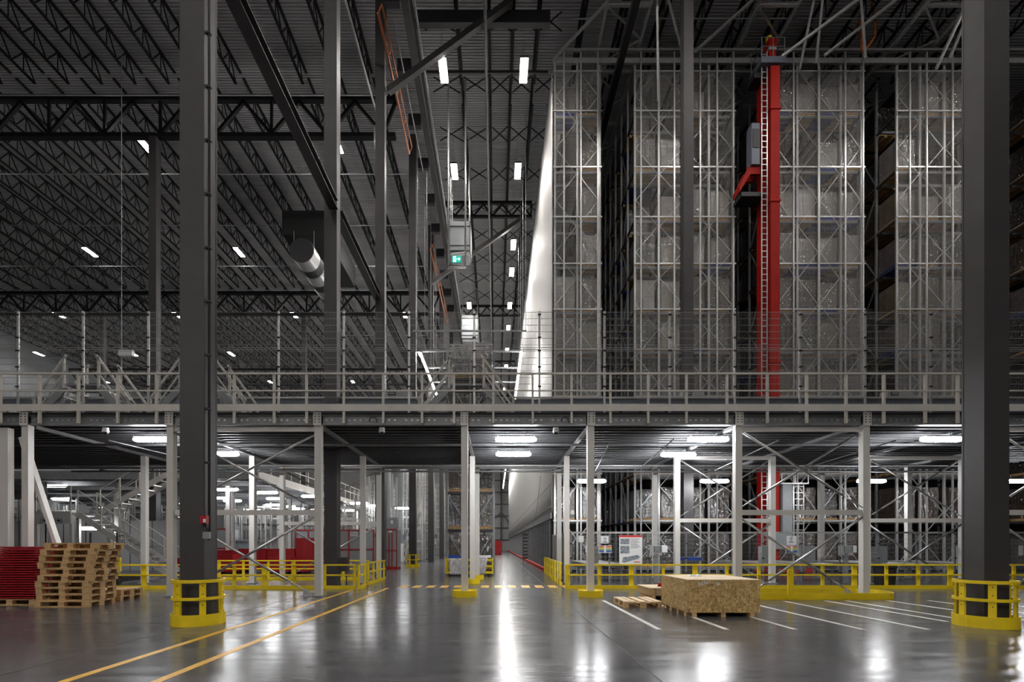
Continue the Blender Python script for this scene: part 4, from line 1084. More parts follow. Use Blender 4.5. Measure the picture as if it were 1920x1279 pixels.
for i, (xa, xb) in enumerate(((5.2, 7.22), (12.25, 14.05), (20.0, 22.0))):
    t = thing('hanging_crane_guide', 'pale overhead guide truss above the rack aisle, %s from the left' % ORD[i], 'guide truss', ((xa + xb) / 2, 22, 26), 'overhead crane guide trusses')
    for x in (xa, xb): MB().box(x - 0.06, x + 0.06, 18, 40, 26.45, 26.6).build('side_chord', 'galv', t)
    for yy in (19.2, 22.4, 25.6, 28.8, 32): MB().box(xa, xb, yy, yy + 0.13, 26.42, 26.6).build('cross_tie', 'galv', t)
    m = MB()
    for yy in (19.2, 22.4, 25.6, 28.8): m.bar((xa, yy + 0.1, 26.5), (xb, yy + 1.6, 26.5), 0.08); m.bar((xb, yy + 1.6, 26.5), (xa, yy + 3.1, 26.5), 0.08)
    m.build('diagonal_tie', 'galv', t)
    if i: continue
    MB().box((xa + xb) / 2 - 0.15, (xa + xb) / 2 + 0.15, 19, 40, 25.25, 25.6).build('guide_rail', 'steeldk', t)
# orange cable loop
pipe('hanging_orange_cable', [(18.2, 23.4, 27.6), (18.35, 23.4, 26.8), (18.35, 23.4, 26.0), (18.1, 23.4, 25.6), (17.75, 23.4, 25.25), (17.7, 23.4, 25.6), (17.7, 23.4, 26.3), (17.6, 23.4, 26.8)], 0.06, 'orange', 'orange cable loop hanging from the roof over the third rack', 'cable')

# ------------------------------------------------------------------ white clad side of the first rack
m = MB(); n = 150; zs = [3.05, 4.2, 5.4, 8, 12, 16, 20, 23, 25.35]; rr = random.Random(5)
b = 0
for iy in range(n + 1):
    y = YR + (105 - YR) * iy / n
    off = 0.006 * math.sin(iy * 2.3) + 0.006 * rr.uniform(-1, 1)
    for z in zs: m.v.append((2.86 + off * (0.06 + 0.94 * (z / 25)), y, z + (0.05 * math.sin(iy * 1.3) if z > 25 else 0)))
nz = len(zs)
for iy in range(n):
    for k in range(nz - 1): m.face((iy * nz + k, iy * nz + k + 1, (iy + 1) * nz + k + 1, (iy + 1) * nz + k))
o = m.build('rack_cladding', 'clad', None, True); tag(o, 'huge white cladding sheet along the aisle side of the first rack', 'cladding', None, 'thing')
sm = o.modifiers.new('thick', 'SOLIDIFY'); sm.thickness = 0.02
t = thing('cladding_seams', 'horizontal seam battens and open post row below the white cladding', 'rack base', (2.9, 60, 0))
m = MB()
for z in (3.3, 4.45): m.box(2.76, 2.785, YR, 105, z, z + 0.035)
m.build('seam_batten', 'lgrey', t)
MB().box(2.82, 2.9, YR + 0.4, 105, 2.75, 3.04).build('bottom_rail', 'galvdk', t)
for k in range(44):
    y = YR + 1.2 + 1.3 * k
    if k > 12: y = YR + 1.2 + 1.3 * 12 + 2.0 * (k - 12)
    MB().box(2.82, 2.92, y, y + 0.1, 0.0, 2.74).build('post', 'galvdk', t)
MB().box(2.93, 2.95, YR + 0.7, 105, 0.0, 2.7).build('inner_shade_sheet', 'hole', t)  # black sheet standing in for the shade behind the open posts
tag(MB().box(2.55, 2.72, 26.0, 105, 0.0, 0.17).build('red_floor_rail', 'crane'), 'red guard rail on the floor along the base of the white clad rack', 'guard rail', None, 'thing')
t = thing('grey_ladder_cage', 'grey slatted post standing at the red floor rail in the aisle', 'post', (2.4, 37.8, 0))
MB().box(2.15, 2.2, 37.8, 38.4, 0, 2.3).build('slat_frame', 'steel', t); m = MB()
for k in range(8): m.box(2.2, 2.52, 37.8, 37.85, 0.3 + 0.26 * k, 0.42 + 0.26 * k)
m.build('slats', 'steel', t)
pipe('hanging_red_cable', [(2.3, 24.6, 4.9), (2.25, 26.5, 3.2), (2.2, 29, 2.4), (2.2, 31, 1.4)], 0.012, 'lgrey', 'thin cable hanging in front of the white clad rack', 'cable')

# ------------------------------------------------------------------ stacker crane
t = thing('stacker_crane', 'tall red stacker crane mast standing in the aisle before the third rack', 'crane', (13.4, 23.4, 0))
MB().box(13.27, 13.7, 23.3, 23.75, 0.3, 24.5).build('front_mast', 'crane', t)
MB().box(13.15, 13.5, 23.95, 24.35, 0.3, 24.6).build('rear_mast', 'crane', t)
m = MB()
for z in (5.3, 17.95, 22.4, 10.2): m.box(13.22, 13.75, 23.26, 23.8, z, z + 0.08)
m.build('flange', 'crane', t)
m = MB()
for x in (12.9, 13.16): m.box(x - 0.02, x + 0.02, 23.42, 23.46, 0.3, 25.3)
z = 0.5
while z < 25.2: m.box(12.92, 13.14, 23.43, 23.455, z, z + 0.03); z += 0.28
m.build('mast_ladder', 'galv', t)
m = MB(); m.box(12.75, 13.95, 23.2, 24.3, 24.55, 24.85); m.build('top_platform', 'bluegrey', t)
m = MB()
for (x, y) in ((12.8, 23.25), (13.9, 23.25), (12.8, 24.2), (13.9, 24.2), (13.35, 23.25)): m.box(x - 0.015, x + 0.015, y - 0.015, y + 0.015, 24.85, 25.8)
for z in (25.35, 25.78): m.box(12.8, 13.9, 23.24, 23.26, z, z + 0.025); m.box(12.79, 12.81, 23.25, 24.2, z, z + 0.025); m.box(13.89, 13.91, 23.25, 24.2, z, z + 0.025)
m.build('platform_railing', 'galvdk', t)
m = MB(); m.box(13.3, 13.62, 23.5, 23.9, 24.86, 25.45); m.mat(1).box(13.28, 13.64, 23.48, 23.92, 25.45, 25.6); m.mat(0); m.box(13.26, 13.66, 23.46, 23.94, 25.6, 26.0)
m.build('head_block', ['crane', 'lgrey'], t)
MB().cyl(13.4, 23.7, 26.0, 26.25, 0.14, 16).build('guide_wheel', 'yellow', t, False)
MB().box(12.62, 13.1, 23.6, 24.3, 24.2, 24.52).build('rope_housing', 'steeldk', t)
cc = MB().box(12.45, 12.85, 23.5, 24.0, 19.9, 21.9).build('control_cabinet', 'bluegrey', t); MB().box(12.5, 12.8, 23.47, 23.5, 20.7, 21.6).build('cabinet_door', 'steeldk', cc)
MB().prism([(12.9, 19.85), (12.35, 19.85), (11.9, 18.9), (11.9, 18.6), (12.45, 19.5), (12.9, 19.5)], 'y', 23.6, 23.75).build('fork_carriage', 'crane', t)
MB().prism([(12.9, 19.85), (12.35, 19.85), (11.9, 18.9), (11.9, 18.6), (12.45, 19.5), (12.9, 19.5)], 'y', 24.1, 24.25).build('fork_carriage', 'crane', t)
MB().box(11.95, 13.1, 23.5, 24.3, 18.35, 18.55).build('fork_table', 'steeldk', t)
MB().box(12.9, 15.3, 23.1, 24.3, 0.05, 0.35).build('base_beam', 'crane', t)
MB().box(13.75, 14.2, 23.15, 23.9, 1.3, 4.3).build('electrical_cabinet', 'grey', t); MB().box(14.2, 14.72, 23.4, 23.44, 0.35, 0.4).build('ladder_foot', 'galv', t)
MB().box(13.3, 13.95, 23.05, 23.28, 1.2, 2.0).build('lower_cabinet', 'grey', t)
m = MB()
for x in (14.35, 14.6, 14.85): m.box(x - 0.02, x + 0.02, 23.3, 23.34, 0.36, 4.3)
z = 0.6
while z < 4.2: m.box(14.35, 14.85, 23.3, 23.33, z, z + 0.03); z += 0.3
m.build('access_ladder', 'galv', t)
m = MB(); m.box(13.6, 14.9, 23.0, 24.2, 4.3, 4.36)
for x in (13.62, 14.25, 14.88): m.box(x - 0.02, x + 0.02, 23.0, 23.04, 4.36, 5.3)
for z in (4.8, 5.28): m.box(13.6, 14.9, 23.0, 23.03, z, z + 0.03)
m.build('maintenance_platform', 'galv', t)

# ------------------------------------------------------------------ low mesh fence of the rack zone, with its signs
t = thing('low_mesh_fence', 'man high grey wire mesh fence behind the long yellow guard rail at the right', 'fence', (11, 18.25, 0))
xs = [2.85 + 1.45 * k for k in range(13)]
for k, x in enumerate(xs):
    m = MB(); m.box(x - 0.025, x + 0.025, 18.25, 18.29, 0.0, 1.82); m.mat(1)
    for z in (0.35, 0.9, 1.45): m.box(x - 0.045, x + 0.045, 18.23, 18.25, z - 0.02, z + 0.02)
    m.build('post', ['galvdk', 'black'], t)
    if k + 1 < len(xs): mesh_panel(x + 0.035, xs[k + 1] - 0.035, 18.26, 0.12, 1.78, 0.165, 0.05, 0.003, 0.004).build('mesh_panel', 'wire', t)
MB().box(2.85, 20.3, 18.22, 18.3, 1.83, 1.9).build('top_rail', 'galv', t)
t = thing('low_mesh_fence', 'man high grey panel fence running lengthways at the right of the aisle', 'fence', (2.82, 21, 0))
for k in range(4):
    y = 18.4 + 1.8 * k
    MB().box(2.8, 2.84, y, y + 0.05, 0, 1.9).build('post', 'galvdk', t)
    if k < 3: MB().box(2.81, 2.83, y + 0.06, y + 1.79, 0.15, 1.86).build('grey_panel', 'grey', t)

def sign(name, label, x0, x1, z0, z1, y=18.2, cat='sign', base='paper'):
    t = thing(name, label, cat, ((x0 + x1) / 2, y, z0))
    MB().box(x0, x1, y - 0.008, y, z0, z1).build('board', base, t)
    return t
YS = 18.2
P = lambda px, py: ((px - VPX) / FPX * YS, EYE - (py - VPY) / FPX * YS)
def rect(m, a, b, c, d, lift=0.012):
    x0, z1 = P(a, b); x1, z0 = P(c, d); m.box(x0, x1, YS - lift, YS - 0.0085, z0, z1)
x0, z1 = P(1161, 1004); x1, z0 = P(1204, 1059)
t = sign('hanging_poster', 'white poster with red header, two photos and a machine picture on mesh fence', x0, x1, z0, z1, YS, 'poster')
m = MB(); rect(m, 1161.3, 1004, 1203.7, 1007.5); m.build('red_header', 'inkred', t)
m = MB(); rect(m, 1163, 1010, 1180, 1021); m.build('upper_photo', 'photo', t)
m = MB(); rect(m, 1163, 1023.5, 1180, 1038); m.build('lower_photo', 'photo', t)
m = MB()
for k in range(9): rect(m, 1182, 1010.5 + 2.1 * k, 1200.5 - (k * 5) % 7, 1011.1 + 2.1 * k)
m.build('text_lines', 'ink', t)
m = MB(); XA, ZA = P(1166, 1054); XB, ZB = P(1200, 1042)
m.prism([(XA, ZA), (XA + 0.1, ZA - 0.02), (XB - 0.05, ZB - 0.12), (XB, ZB - 0.02), (XB - 0.12, ZB + 0.02), (XA + 0.3, ZB - 0.03), (XA + 0.05, ZB - 0.06)], 'y', YS - 0.013, YS - 0.0085); m.build('machine_picture', 'photo', t)
m = MB()
for k in range(6): rect(m, 1188.5 + 1.9 * k, 1053, 1190 + 1.9 * k, 1055)
m.build('red_wordmark', 'inkred', t)
x0, z1 = P(1126.5, 1005); x1, z0 = P(1141, 1019)
t = sign('hanging_notice', 'white paper notice with four short text lines on the mesh fence', x0, x1, z0, z1, YS)
m = MB(); rect(m, 1132, 1006.5, 1133.3, 1007.6); rect(m, 1135, 1006.5, 1136.3, 1007.6); rect(m, 1131.5, 1009.8, 1137, 1011.2); rect(m, 1132.5, 1013, 1136, 1014.2); rect(m, 1130, 1016, 1138.5, 1017.2); m.build('text', 'ink', t)
x0, z1 = P(1122.5, 1023); x1, z0 = P(1146.5, 1037)
t = sign('hanging_colour_chart', 'colour striped chart in red, yellow, green and blue below the paper notice', x0, x1, z0, z1, YS)
for nm, mt, a, c in (('red_row', 'inkred', 1024, 1026), ('yellow_row', 'inkyel', 1026.3, 1028.8), ('green_row', 'inkgrn', 1029.1, 1031.5), ('blue_row', 'inkblu', 1031.8, 1036)):
    m = MB(); rect(m, 1123.3, a, 1132.5, c); rect(m, 1136.3, a, 1145.7, c); m.build(nm, mt, t)
x0, z1 = P(1085, 1005); x1, z0 = P(1094.3, 1017); sign('hanging_notice', 'blank white sheet on the mesh fence left of the diamond plate', x0, x1, z0, z1, YS)
x0, z1 = P(1098, 1023); x1, z0 = P(1103, 1036); sign('hanging_notice', 'narrow white sheet on mesh fence peeking out left of the column', x0, x1, z0, z1, YS)
x0, z1 = P(1475, 1005); x1, z0 = P(1493, 1022)
t = sign('hanging_notice', 'white paper notice on the mesh fence below the crane ladder', x0, x1, z0, z1, YS)
m = MB(); rect(m, 1481, 1007, 1486, 1008); rect(m, 1480.5, 1010, 1486, 1011.2); rect(m, 1481.5, 1013, 1485, 1014.2); rect(m, 1478.5, 1016, 1487.5, 1017.3); m.build('text', 'ink', t)
x0, z1 = P(1473, 1024); x1, z0 = P(1496, 1037.5)
t = sign('hanging_colour_chart', 'colour striped chart on the mesh fence below the crane ladder', x0, x1, z0, z1, YS)
for nm, mt, a, c in (('red_row', 'inkred', 1024.8, 1026.6), ('yellow_row', 'inkyel', 1027, 1029.2), ('green_row', 'inkgrn', 1029.5, 1032), ('blue_row', 'inkblu', 1032.4, 1036.8)):
    m = MB(); rect(m, 1474, a, 1482.6, c); rect(m, 1486, a, 1495.2, c); m.build(nm, mt, t)
for (a, c, paper, lb) in ((1216, 1236, (1238, 1248), 'grey operator panel with screen on a post, right of the white poster'), (1567, 1590, (1590, 1599), 'grey operator panel on a post before the right front column'), (1903, 1930, (1931, 1938), 'grey operator panel at the right edge past the massive column')):
    x0, z1 = P(a, 1023); x1, z0 = P(c, 1041.5)
    t = thing('operator_panel_post', lb, 'operator panel', ((x0 + x1) / 2, 17.95, 0), 'operator panels on posts')
    hs = MB().box(x0, x1, 17.93, 18.08, z0, z1).build('housing', 'lgrey', t)
    xm = x1 - 0.02; m = MB(); m.box(x0 + 0.11, xm, 17.92, 17.93, z0 + 0.12, z1 - 0.03); m.mat(1)
    for k in range(4): m.box(x0 + 0.13, xm - 0.03 * (k % 2) - 0.02, 17.916, 17.92, z0 + 0.15 + 0.05 * k, z0 + 0.175 + 0.05 * k)
    m.build('screen', ['screen', 'lgrey'], hs)
    m = MB()
    for k in range(4): MB().tube((x0 + 0.14 + 0.06 * k, 17.9, z0 + 0.06), (x0 + 0.14 + 0.06 * k, 17.93, z0 + 0.06), 0.017, 8).build('push_button', ['ink', 'ink', 'inkred', 'inkyel'][k], hs)
    MB().box((x0 + x1) / 2 - 0.07, (x0 + x1) / 2 + 0.07, 17.96, 18.06, 0, z0 - 0.001).build('stand_post', 'galvdk', t)
    xa, za = P(paper[0], 1023.5); xb, zb = P(paper[1], 1036); MB().box(xa, xb, 18.0, 18.01, zb, za).build('paper_sheet', 'paper', t)
t = thing('hanging_diamond_plate', 'grey diamond shaped plate sticking out from behind the white column', 'sign', (2.66, 13.45, 0.8))
m = MB(); m.prism([(2.66 - 0.27, 1.07), (2.66, 0.82), (2.93, 1.04), (2.95, 1.08), (2.93, 1.12), (2.66, 1.33)], 'y', 13.36, 13.366); m.build('plate', 'lgrey', t)
MB().bar((2.66, 13.31, 1.07), (2.66, 13.355, 1.07), 0.04).build('bracket', 'galvdk', t)
t = thing('blue_bin', 'shallow blue plastic bin on a grey stand behind the yellow rail', 'bin', (7.5, 18.8, 0))
MB().box(7.08, 7.95, 18.62, 19.1, 0.8, 0.92).build('bin_shell', 'blue', t); m = MB()
for x in (7.15, 7.82): m.box(x, x + 0.06, 18.7, 18.76, 0, 0.798); m.box(x, x + 0.06, 18.98, 19.04, 0, 0.798)
m.build('stand', 'galvdk', t)
t = thing('black_waste_bin', 'black waste bin with open bag behind yellow rail right of the front column', 'bin', (12.95, 16.1, 0))
MB().cyl(12.95, 16.1, 0.0, 0.66, 0.27, 20, 0.32).build('bin_shell', 'black', t); MB().ring(12.95, 16.1, 0.29, 0.34, 0.66, 0.72).build('bag_rim', 'hole', t)
m = MB(); rr = random.Random(2)
for k in range(7): x = 17.15 + 0.07 * k; m.prism([(x - 0.08, 0.0), (x + 0.08, 0.0), (x + 0.03, 0.1 + 0.04 * rr.random()), (x - 0.03, 0.12)], 'y', 17.1 + 0.05 * (k % 3), 17.3)
tag(m.build('crumpled_film', 'paper'), 'crumpled white film on the floor behind rail near the massive right column', 'film', None, 'thing')
# grey rack zone conveyors behind the low fence
for k, (x, w) in enumerate(((4.2, 1.4), (11.0, 1.4), (12.5, 1.2), (15.8, 2.2), (18.9, 1.6))):
    t = thing('pallet_conveyor', 'grey pallet conveyor behind the low mesh fence, %s from the left' % ORD[k], 'conveyor', (x, 20.4, 0), 'pallet conveyors at the racks')
    for s in (-1, 1): MB().box(x + s * w / 2 - 0.04, x + s * w / 2 + 0.04, 18.6, 22.6, 0.45, 0.68).build('side_frame', 'galvdk', t)
    m = MB(); y = 18.7
    while y < 22.6: m.tube((x - w / 2 + 0.045, y, 0.64), (x + w / 2 - 0.045, y, 0.64), 0.04, 8); y += 0.2
    m.build('rollers', 'galv', t)
    for y in (18.8, 20.5, 22.3):
        for s in (-1, 1): MB().box(x + s * w / 2 - 0.03, x + s * w / 2 + 0.03, y, y + 0.08, 0, 0.449).build('leg', 'galvdk', t)
    MB().box(x - w / 2 + 0.1, x - w / 2 + 0.5, 18.75, 19.15, 0.7, 1.35).build('drive_cabinet', 'grey', t)
# ------------------------------------------------------------------ rack tower and carts in the aisle
t = thing('aisle_rack', 'dark storage rack tower standing in the middle of the aisle', 'rack', (-1.2, 25, 0))
XA, XM, XB = -2.32, -1.2, -0.08
for x in (XA, XM, XB):
    for k in range(6): MB().box(x - 0.045, x + 0.045, 23.0 + 1.4 * k, 23.09 + 1.4 * k, 0, 10.6).build('upright', 'galvdk', t)
RZ = (0.2, 2.16, 3.95, 5.8, 7.6, 9.4)
for z in RZ:
    for y in (23.1, 24.3): MB().box(XA + 0.05, XB - 0.05, y, y + 0.05, z - 0.12, z - 0.005).build('load_beam', 'steel', t)
    for x in (XA, XB): MB().box(x - 0.03, x + 0.03, 23.1, 30.2, z - 0.12, z - 0.005).build('side_beam', 'galvdk', t)
mesh_panel(XA, XB, 22.96, 0.3, 10.4, 0.12, 0.1, 0.004, 0.004).build('front_mesh', 'steel', t)
m = MB()
for k, (a, c) in enumerate(zip(RZ, RZ[1:])):
    m.bar((XM + 0.05, 23.02, a), (XB - 0.05, 23.02, c - 0.15), 0.05); m.bar((XA + 0.05, 23.02, c - 0.15), (XM - 0.05, 23.02, a), 0.05)
m.build('cross_bracing', 'galvdk', t)
for li, z in enumerate(RZ):
    for c, x in enumerate((XA + 0.56, XB - 0.56)):
        for b in range(2):
            if li == 4 and b: continue
            place_load((2, 4, 2, 4, 2, 4)[(li + c + b) % 6], x, 23.72 + 1.3 * b, z, '%s pallet load of the aisle rack tower, %s, %s level%s' % (KIND[(2, 4, 2, 4, 2, 4)[(li + c + b) % 6]], ('left', 'right')[c], LVN[li], ', behind' if b else ''), 'pallet loads of the aisle rack')
t = thing('yellow_cart', 'yellow framed film cart with hanging plastic bags in the aisle', 'cart', (-1.2, 21.9, 0))
m = MB()
for x in (-2.2, -0.13):
    for y in (21.55, 22.25): m.box(x - 0.03, x + 0.03, y - 0.03, y + 0.03, 0.1, 0.8)
m.build('corner_post', 'yellow', t)
for nm, z in (('bottom_rail', 0.12), ('middle_rail', 0.4), ('top_rail', 0.68)):
    m = MB(); m.box(-2.2, -0.13, 21.52, 21.57, z, z + 0.075); m.box(-2.2, -0.13, 22.23, 22.28, z, z + 0.075); m.build(nm, 'yellow', t)
m = MB()
for x in (-2.05, -0.3):
    for y in (21.62, 22.18): m.tube((x - 0.03, y, 0.06), (x + 0.03, y, 0.06), 0.06, 12)
m.build('wheel', 'black', t)
MB().box(-2.1, -1.3, 21.55, 22.25, 0.82, 0.93).build('blue_lid', 'blue', t); MB().box(-1.05, -0.2, 21.55, 22.25, 0.82, 0.92).build('white_lid', 'paper', t)
for (x0, x1, lb) in ((-2.08, -1.42, 'left clear plastic bag hanging on the yellow cart'), (-1.0, -0.35, 'right clear plastic bag hanging on the yellow cart')):
    m = MB(); nx, nz_ = 12, 10; rr = random.Random(int(x0 * 100))
    for k in range(nz_ + 1):
        for i in range(nx + 1):
            z = 0.8 - 0.72 * k / nz_ ; sh = 1 - 0.35 * (k / nz_) * (0.5 if x0 < -1.5 else 1)
            m.v.append(((x0 + x1) / 2 + (x1 - x0) * sh * (i / nx - 0.5) + rr.uniform(-0.01, 0.01), 21.46 + 0.035 * math.sin(i * 2.1 + k * 0.7) + rr.uniform(-0.012, 0.012), z))
    for k in range(nz_):
        for i in range(nx): m.face((k * (nx + 1) + i, k * (nx + 1) + i + 1, (k + 1) * (nx + 1) + i + 1, (k + 1) * (nx + 1) + i))
    o = m.build('plastic_bag', 'film', None, True); tag(o, lb, 'plastic bag', 'bags on the yellow cart', 'thing')
    o.modifiers.new('thick', 'SOLIDIFY').thickness = 0.004
    o.name = 'hanging_plastic_bag'
t = thing('red_cabinet', 'red metal cabinet at the far end of the aisle', 'cabinet', (0.3, 66, 0))
MB().box(-0.15, 0.85, 66, 66.6, 0.08, 1.95).build('housing', 'red', t); MB().box(0.34, 0.36, 65.98, 66, 0.1, 1.9).build('door_gap', 'steeldk', t); MB().box(-0.1, 0.8, 66.05, 66.55, 0, 0.08).build('plinth', 'crane', t)

# ------------------------------------------------------------------ left machine hall
t = thing('rear_mezzanine_deck', 'rear platform deck of the left hall with cream railing along its side', 'platform', (-20, 34, ZD))
MB().box(-34, -19.6, 23.3, 47, 4.82, 4.94).box(-19.0, -11.5, 23.3, 47, 4.82, 4.94).box(-19.6, -19.0, 23.3, 27.1, 4.82, 4.94).box(-19.6, -19.0, 27.7, 47, 4.82, 4.94).build('deck_board', 'galvdk', t)
MB().box(-11.48, -11.4, 23.3, 47, 4.55, 4.95).build('edge_beam', 'white', t); MB().box(-34, -11.5, 23.2, 23.28, 4.55, 4.95).build('front_beam', 'galvdk', t)
for k in range(12): MB().box(-34, -11.55, 24.2 + 2 * k, 24.3 + 2 * k, 4.6, 4.81).build('floor_joist', 'galvdk', t)
for k in range(20): MB().box(-11.46, -11.41, 23.4 + 1.22 * k, 23.45 + 1.22 * k, 4.951, 6.0).build('railing_post', 'cream', t)
m = MB()
for z in (5.97, 5.5): m.box(-11.47, -11.42, 23.3, 47, z, z + 0.045)
m.build('rail', 'cream', t)
for i, (x, y) in enumerate(((-14.3, 25.9), (-14.9, 27.4), (-12.9, 25.9), (-13.5, 30.9), (-14.1, 33.2), (-18.9, 24.2), (-22.6, 24.2), (-26.4, 24.2), (-18.5, 31), (-22.5, 31), (-12, 36.5), (-12, 42), (-17, 38))):
    mez_column(x, y, 'slim white column below the rear left deck, %s of those seen' % ORD[i], w=0.2, zt=4.54, head=False, group='rear deck columns')
# stair with landing
def stair(name, label, x0, z0, x1, z1, y0, y1, along='x', group=None):
    t = thing(name, label, 'stair', ((x0 + x1) / 2, (y0 + y1) / 2, min(z0, z1)), group)
    n = max(3, round(abs(z1 - z0) / 0.21)); d = Vector((x1 - x0, 0, z1 - z0))
    for y in (y0, y1):
        MB().bar((x0, y, z0 + 0.02), (x1, y, z1 - 0.02), 0.05, 0.24).build('stringer', 'white', t)
    for k in range(1, n):
        x, z = lerp(x0, x1, k / n), lerp(z0, z1, k / n); MB().box(x - 0.13, x + 0.13, y0 + 0.04, y1 - 0.04, z - 0.02, z + 0.02).build('tread', 'galv', t)
    for y in (y0 - 0.05, y1 + 0.05):
        m = MB(); m.tube((x0, y, z0 + 1.05), (x1, y, z1 + 1.05), 0.025); m.tube((x0, y, z0 + 0.6), (x1, y, z1 + 0.6), 0.018)
        for k in range(5): x, z = lerp(x0, x1, k / 4), lerp(z0, z1, k / 4); m.box(x - 0.022, x + 0.022, y - 0.022, y + 0.022, z, z + 1.05)
        m.build('handrail', 'cream', t)
    return t
stair('white_stair', 'lower white stair flight descending right from the landing at the left', -18.1, 2.72, -14.0, 0.02, 21.0, 21.9)
stair('white_stair', 'upper white stair flight climbing right from the landing to the rear deck', -18.1, 2.9, -14.5, 5.0, 22.2, 23.1)
t = thing('stair_landing', 'white railed stair landing on posts behind the stacked pallets', 'landing', (-19.1, 22, 0))
MB().box(-19.9, -18.3, 20.9, 23.1, 2.72, 2.8).build('deck_plate', 'galvdk', t); MB().box(-19.9, -18.3, 20.84, 20.89, 2.3, 2.85).build('edge_beam', 'white', t)
m = MB(); m.box(-19.6, -18.6, 20.82, 20.84, 2.36, 2.55); m.mat(1)
for k in range(3): m.tube((-19.4 + 0.3 * k, 20.81, 2.45), (-19.4 + 0.3 * k, 20.825, 2.45), 0.05, 12)
m.build('hole_plate', ['galv', 'hole'], t)
for x in (-19.85, -18.35):
    for y in (20.95, 23.05): MB().box(x - 0.06, x + 0.06, y - 0.06, y + 0.06, 0, 2.7).build('leg', 'white', t)
    MB().box(x - 0.03, x + 0.03, 20.86, 20.91, 2.86, 3.95).build('railing_post', 'cream', t)
m = MB()
for z in (3.9, 3.35): m.box(-19.9, -18.3, 20.86, 20.91, z, z + 0.045)
m.build('rail', 'cream', t)
# partition room
t = thing('partition_room', 'light grey panelled room standing under the rear left deck', 'room', (-23, 27, 0))
MB().box(-28.5, -16.6, 26.2, 27.1, 0, 2.7).build('wall_panels', 'lgrey', t); m = MB()
for k in range(10): m.box(-28.2 + 1.2 * k, -28.17 + 1.2 * k, 26.18, 26.2, 0, 2.7)
m.box(-28.5, -16.6, 26.18, 26.2, 1.3, 1.32); m.build('panel_joints', 'steeldk', t)
t = thing('partition_room', 'light grey tall panel block farther back in the left hall', 'room', (-32, 44, 0))
MB().box(-46, -27, 44, 46, 0, 4.3).build('wall_panels', 'lgrey', t)
# red containers
def red_bin(x0, x1, y, h, label, d=1.0):
    t = thing('red_container', label, 'container', ((x0 + x1) / 2, y, 0), 'red containers behind the yellow rails')
    m = MB(); m.box(x0, x1, y, y + 0.04, 0.1, h); m.box(x0, x1, y + d - 0.04, y + d, 0.1, h); m.box(x0, x0 + 0.04, y + 0.04, y + d - 0.04, 0.1, h); m.box(x1 - 0.04, x1, y + 0.04, y + d - 0.04, 0.1, h); m.box(x0 + 0.04, x1 - 0.04, y + 0.04, y + d - 0.04, 0.1, 0.14)
    m.build('shell', 'redpl', t)
    m = MB(); n = max(2, round((x1 - x0) / 0.3))
    for k in range(n + 1): x = lerp(x0, x1 - 0.03, k / n); m.box(x, x + 0.03, y - 0.02, y - 0.0005, 0.15, h - 0.06)
    m.build('ribs', 'red', t)
    MB().box(x0 - 0.02, x1 + 0.02, y - 0.03, y - 0.0005, h - 0.055, h).build('rim', 'red', t)
    m = MB()
    for x in (x0 + 0.1, x1 - 0.2): m.box(x, x + 0.1, y + 0.05, y + d - 0.05, 0, 0.099)
    m.build('runner', 'black', t)
for k, (x0, x1, y, h, lb) in enumerate(((-14.5, -13.1, 24.6, 1.12, 'large red container at left end of the row behind yellow rails'), (-13.05, -11.65, 24.6, 1.2, 'large red container second in the row behind yellow rails'), (-11.6, -10.2, 24.6, 1.2, 'large red container third in the row behind yellow rails'),
                                       (-10.15, -8.95, 24.6, 1.75, 'tallest red container at right end of the row beside the white column'), (-10.9, -9.9, 23.2, 0.8, 'lower red container standing in front of the row'), (-13.9, -12.6, 23.2, 0.95, 'lower red container in front at the left'), (-9.85, -9.1, 23.2, 0.62, 'lowest red container in front beside the tall one'))):
    red_bin(x0, x1, y, h, lb)
t = thing('floor_parts_box', 'low red box beside the stair at the left behind the yellow rail', 'box', (-14.2, 24, 0)); MB().box(-15.6, -14.7, 23.6, 24.4, 0, 0.75).build('shell', 'red', t)
# guards
def text(s, x, y, z, size, mt, parent):
    c = bpy.data.curves.new('lettering', 'FONT'); c.body = s; c.size = size; c.align_x = 'CENTER'; c.align_y = 'CENTER'; c.extrude = 0.001
    f = bpy.data.objects.new('lettering', c); COL.objects.link(f); bpy.context.view_layer.update()
    me = bpy.data.meshes.new_from_object(f.evaluated_get(bpy.context.evaluated_depsgraph_get())); bpy.data.objects.remove(f)
    me.materials.clear(); me.materials.append(M[mt]); o = bpy.data.objects.new('lettering', me); COL.objects.link(o)
    o.rotation_euler = (R(90), 0, 0); o.location = Vector((x, y, z)) - ORIGIN[parent.name]; o.parent = parent
    return o
def guard_panel(x0, x1, y, h, n, label, plate=None):
    t = thing('machine_guard', label, 'machine guard', ((x0 + x1) / 2, y, 0), 'red framed machine guards')
    for k in range(n):
        a, c = lerp(x0, x1, k / n) + 0.04, lerp(x0, x1, (k + 1) / n) - 0.04
        p = MB().box(a, c, y + 0.02, y + 0.03, 0.15, h).build('grey_panel', 'grey', t)
        if plate == k:
            q = MB().box(a + 0.05, a + 0.42, y + 0.005, y + 0.0195, h - 0.28, h - 0.06).build('number_plate', 'paper', p); pass
            text('826', (2 * a + 0.47) / 2, y + 0.003, h - 0.17, 0.2, 'ink', p)
    for k in range(n + 1): x = lerp(x0, x1, k / n); MB().box(x - 0.035, x + 0.035, y - 0.03, y + 0.05, 0, h + 0.06).build('post', 'red', t)
    m = MB()
    for z in (h, 0.08, h * 0.52): m.box(x0, x1, y - 0.02, y + 0.018, z, z + 0.07)
    m.build('cross_rail', 'red', t)
guard_panel(-8.55, -6.55, 26.0, 2.15, 3, 'red framed grey guard with a white number plate, behind the third dark column', 1)
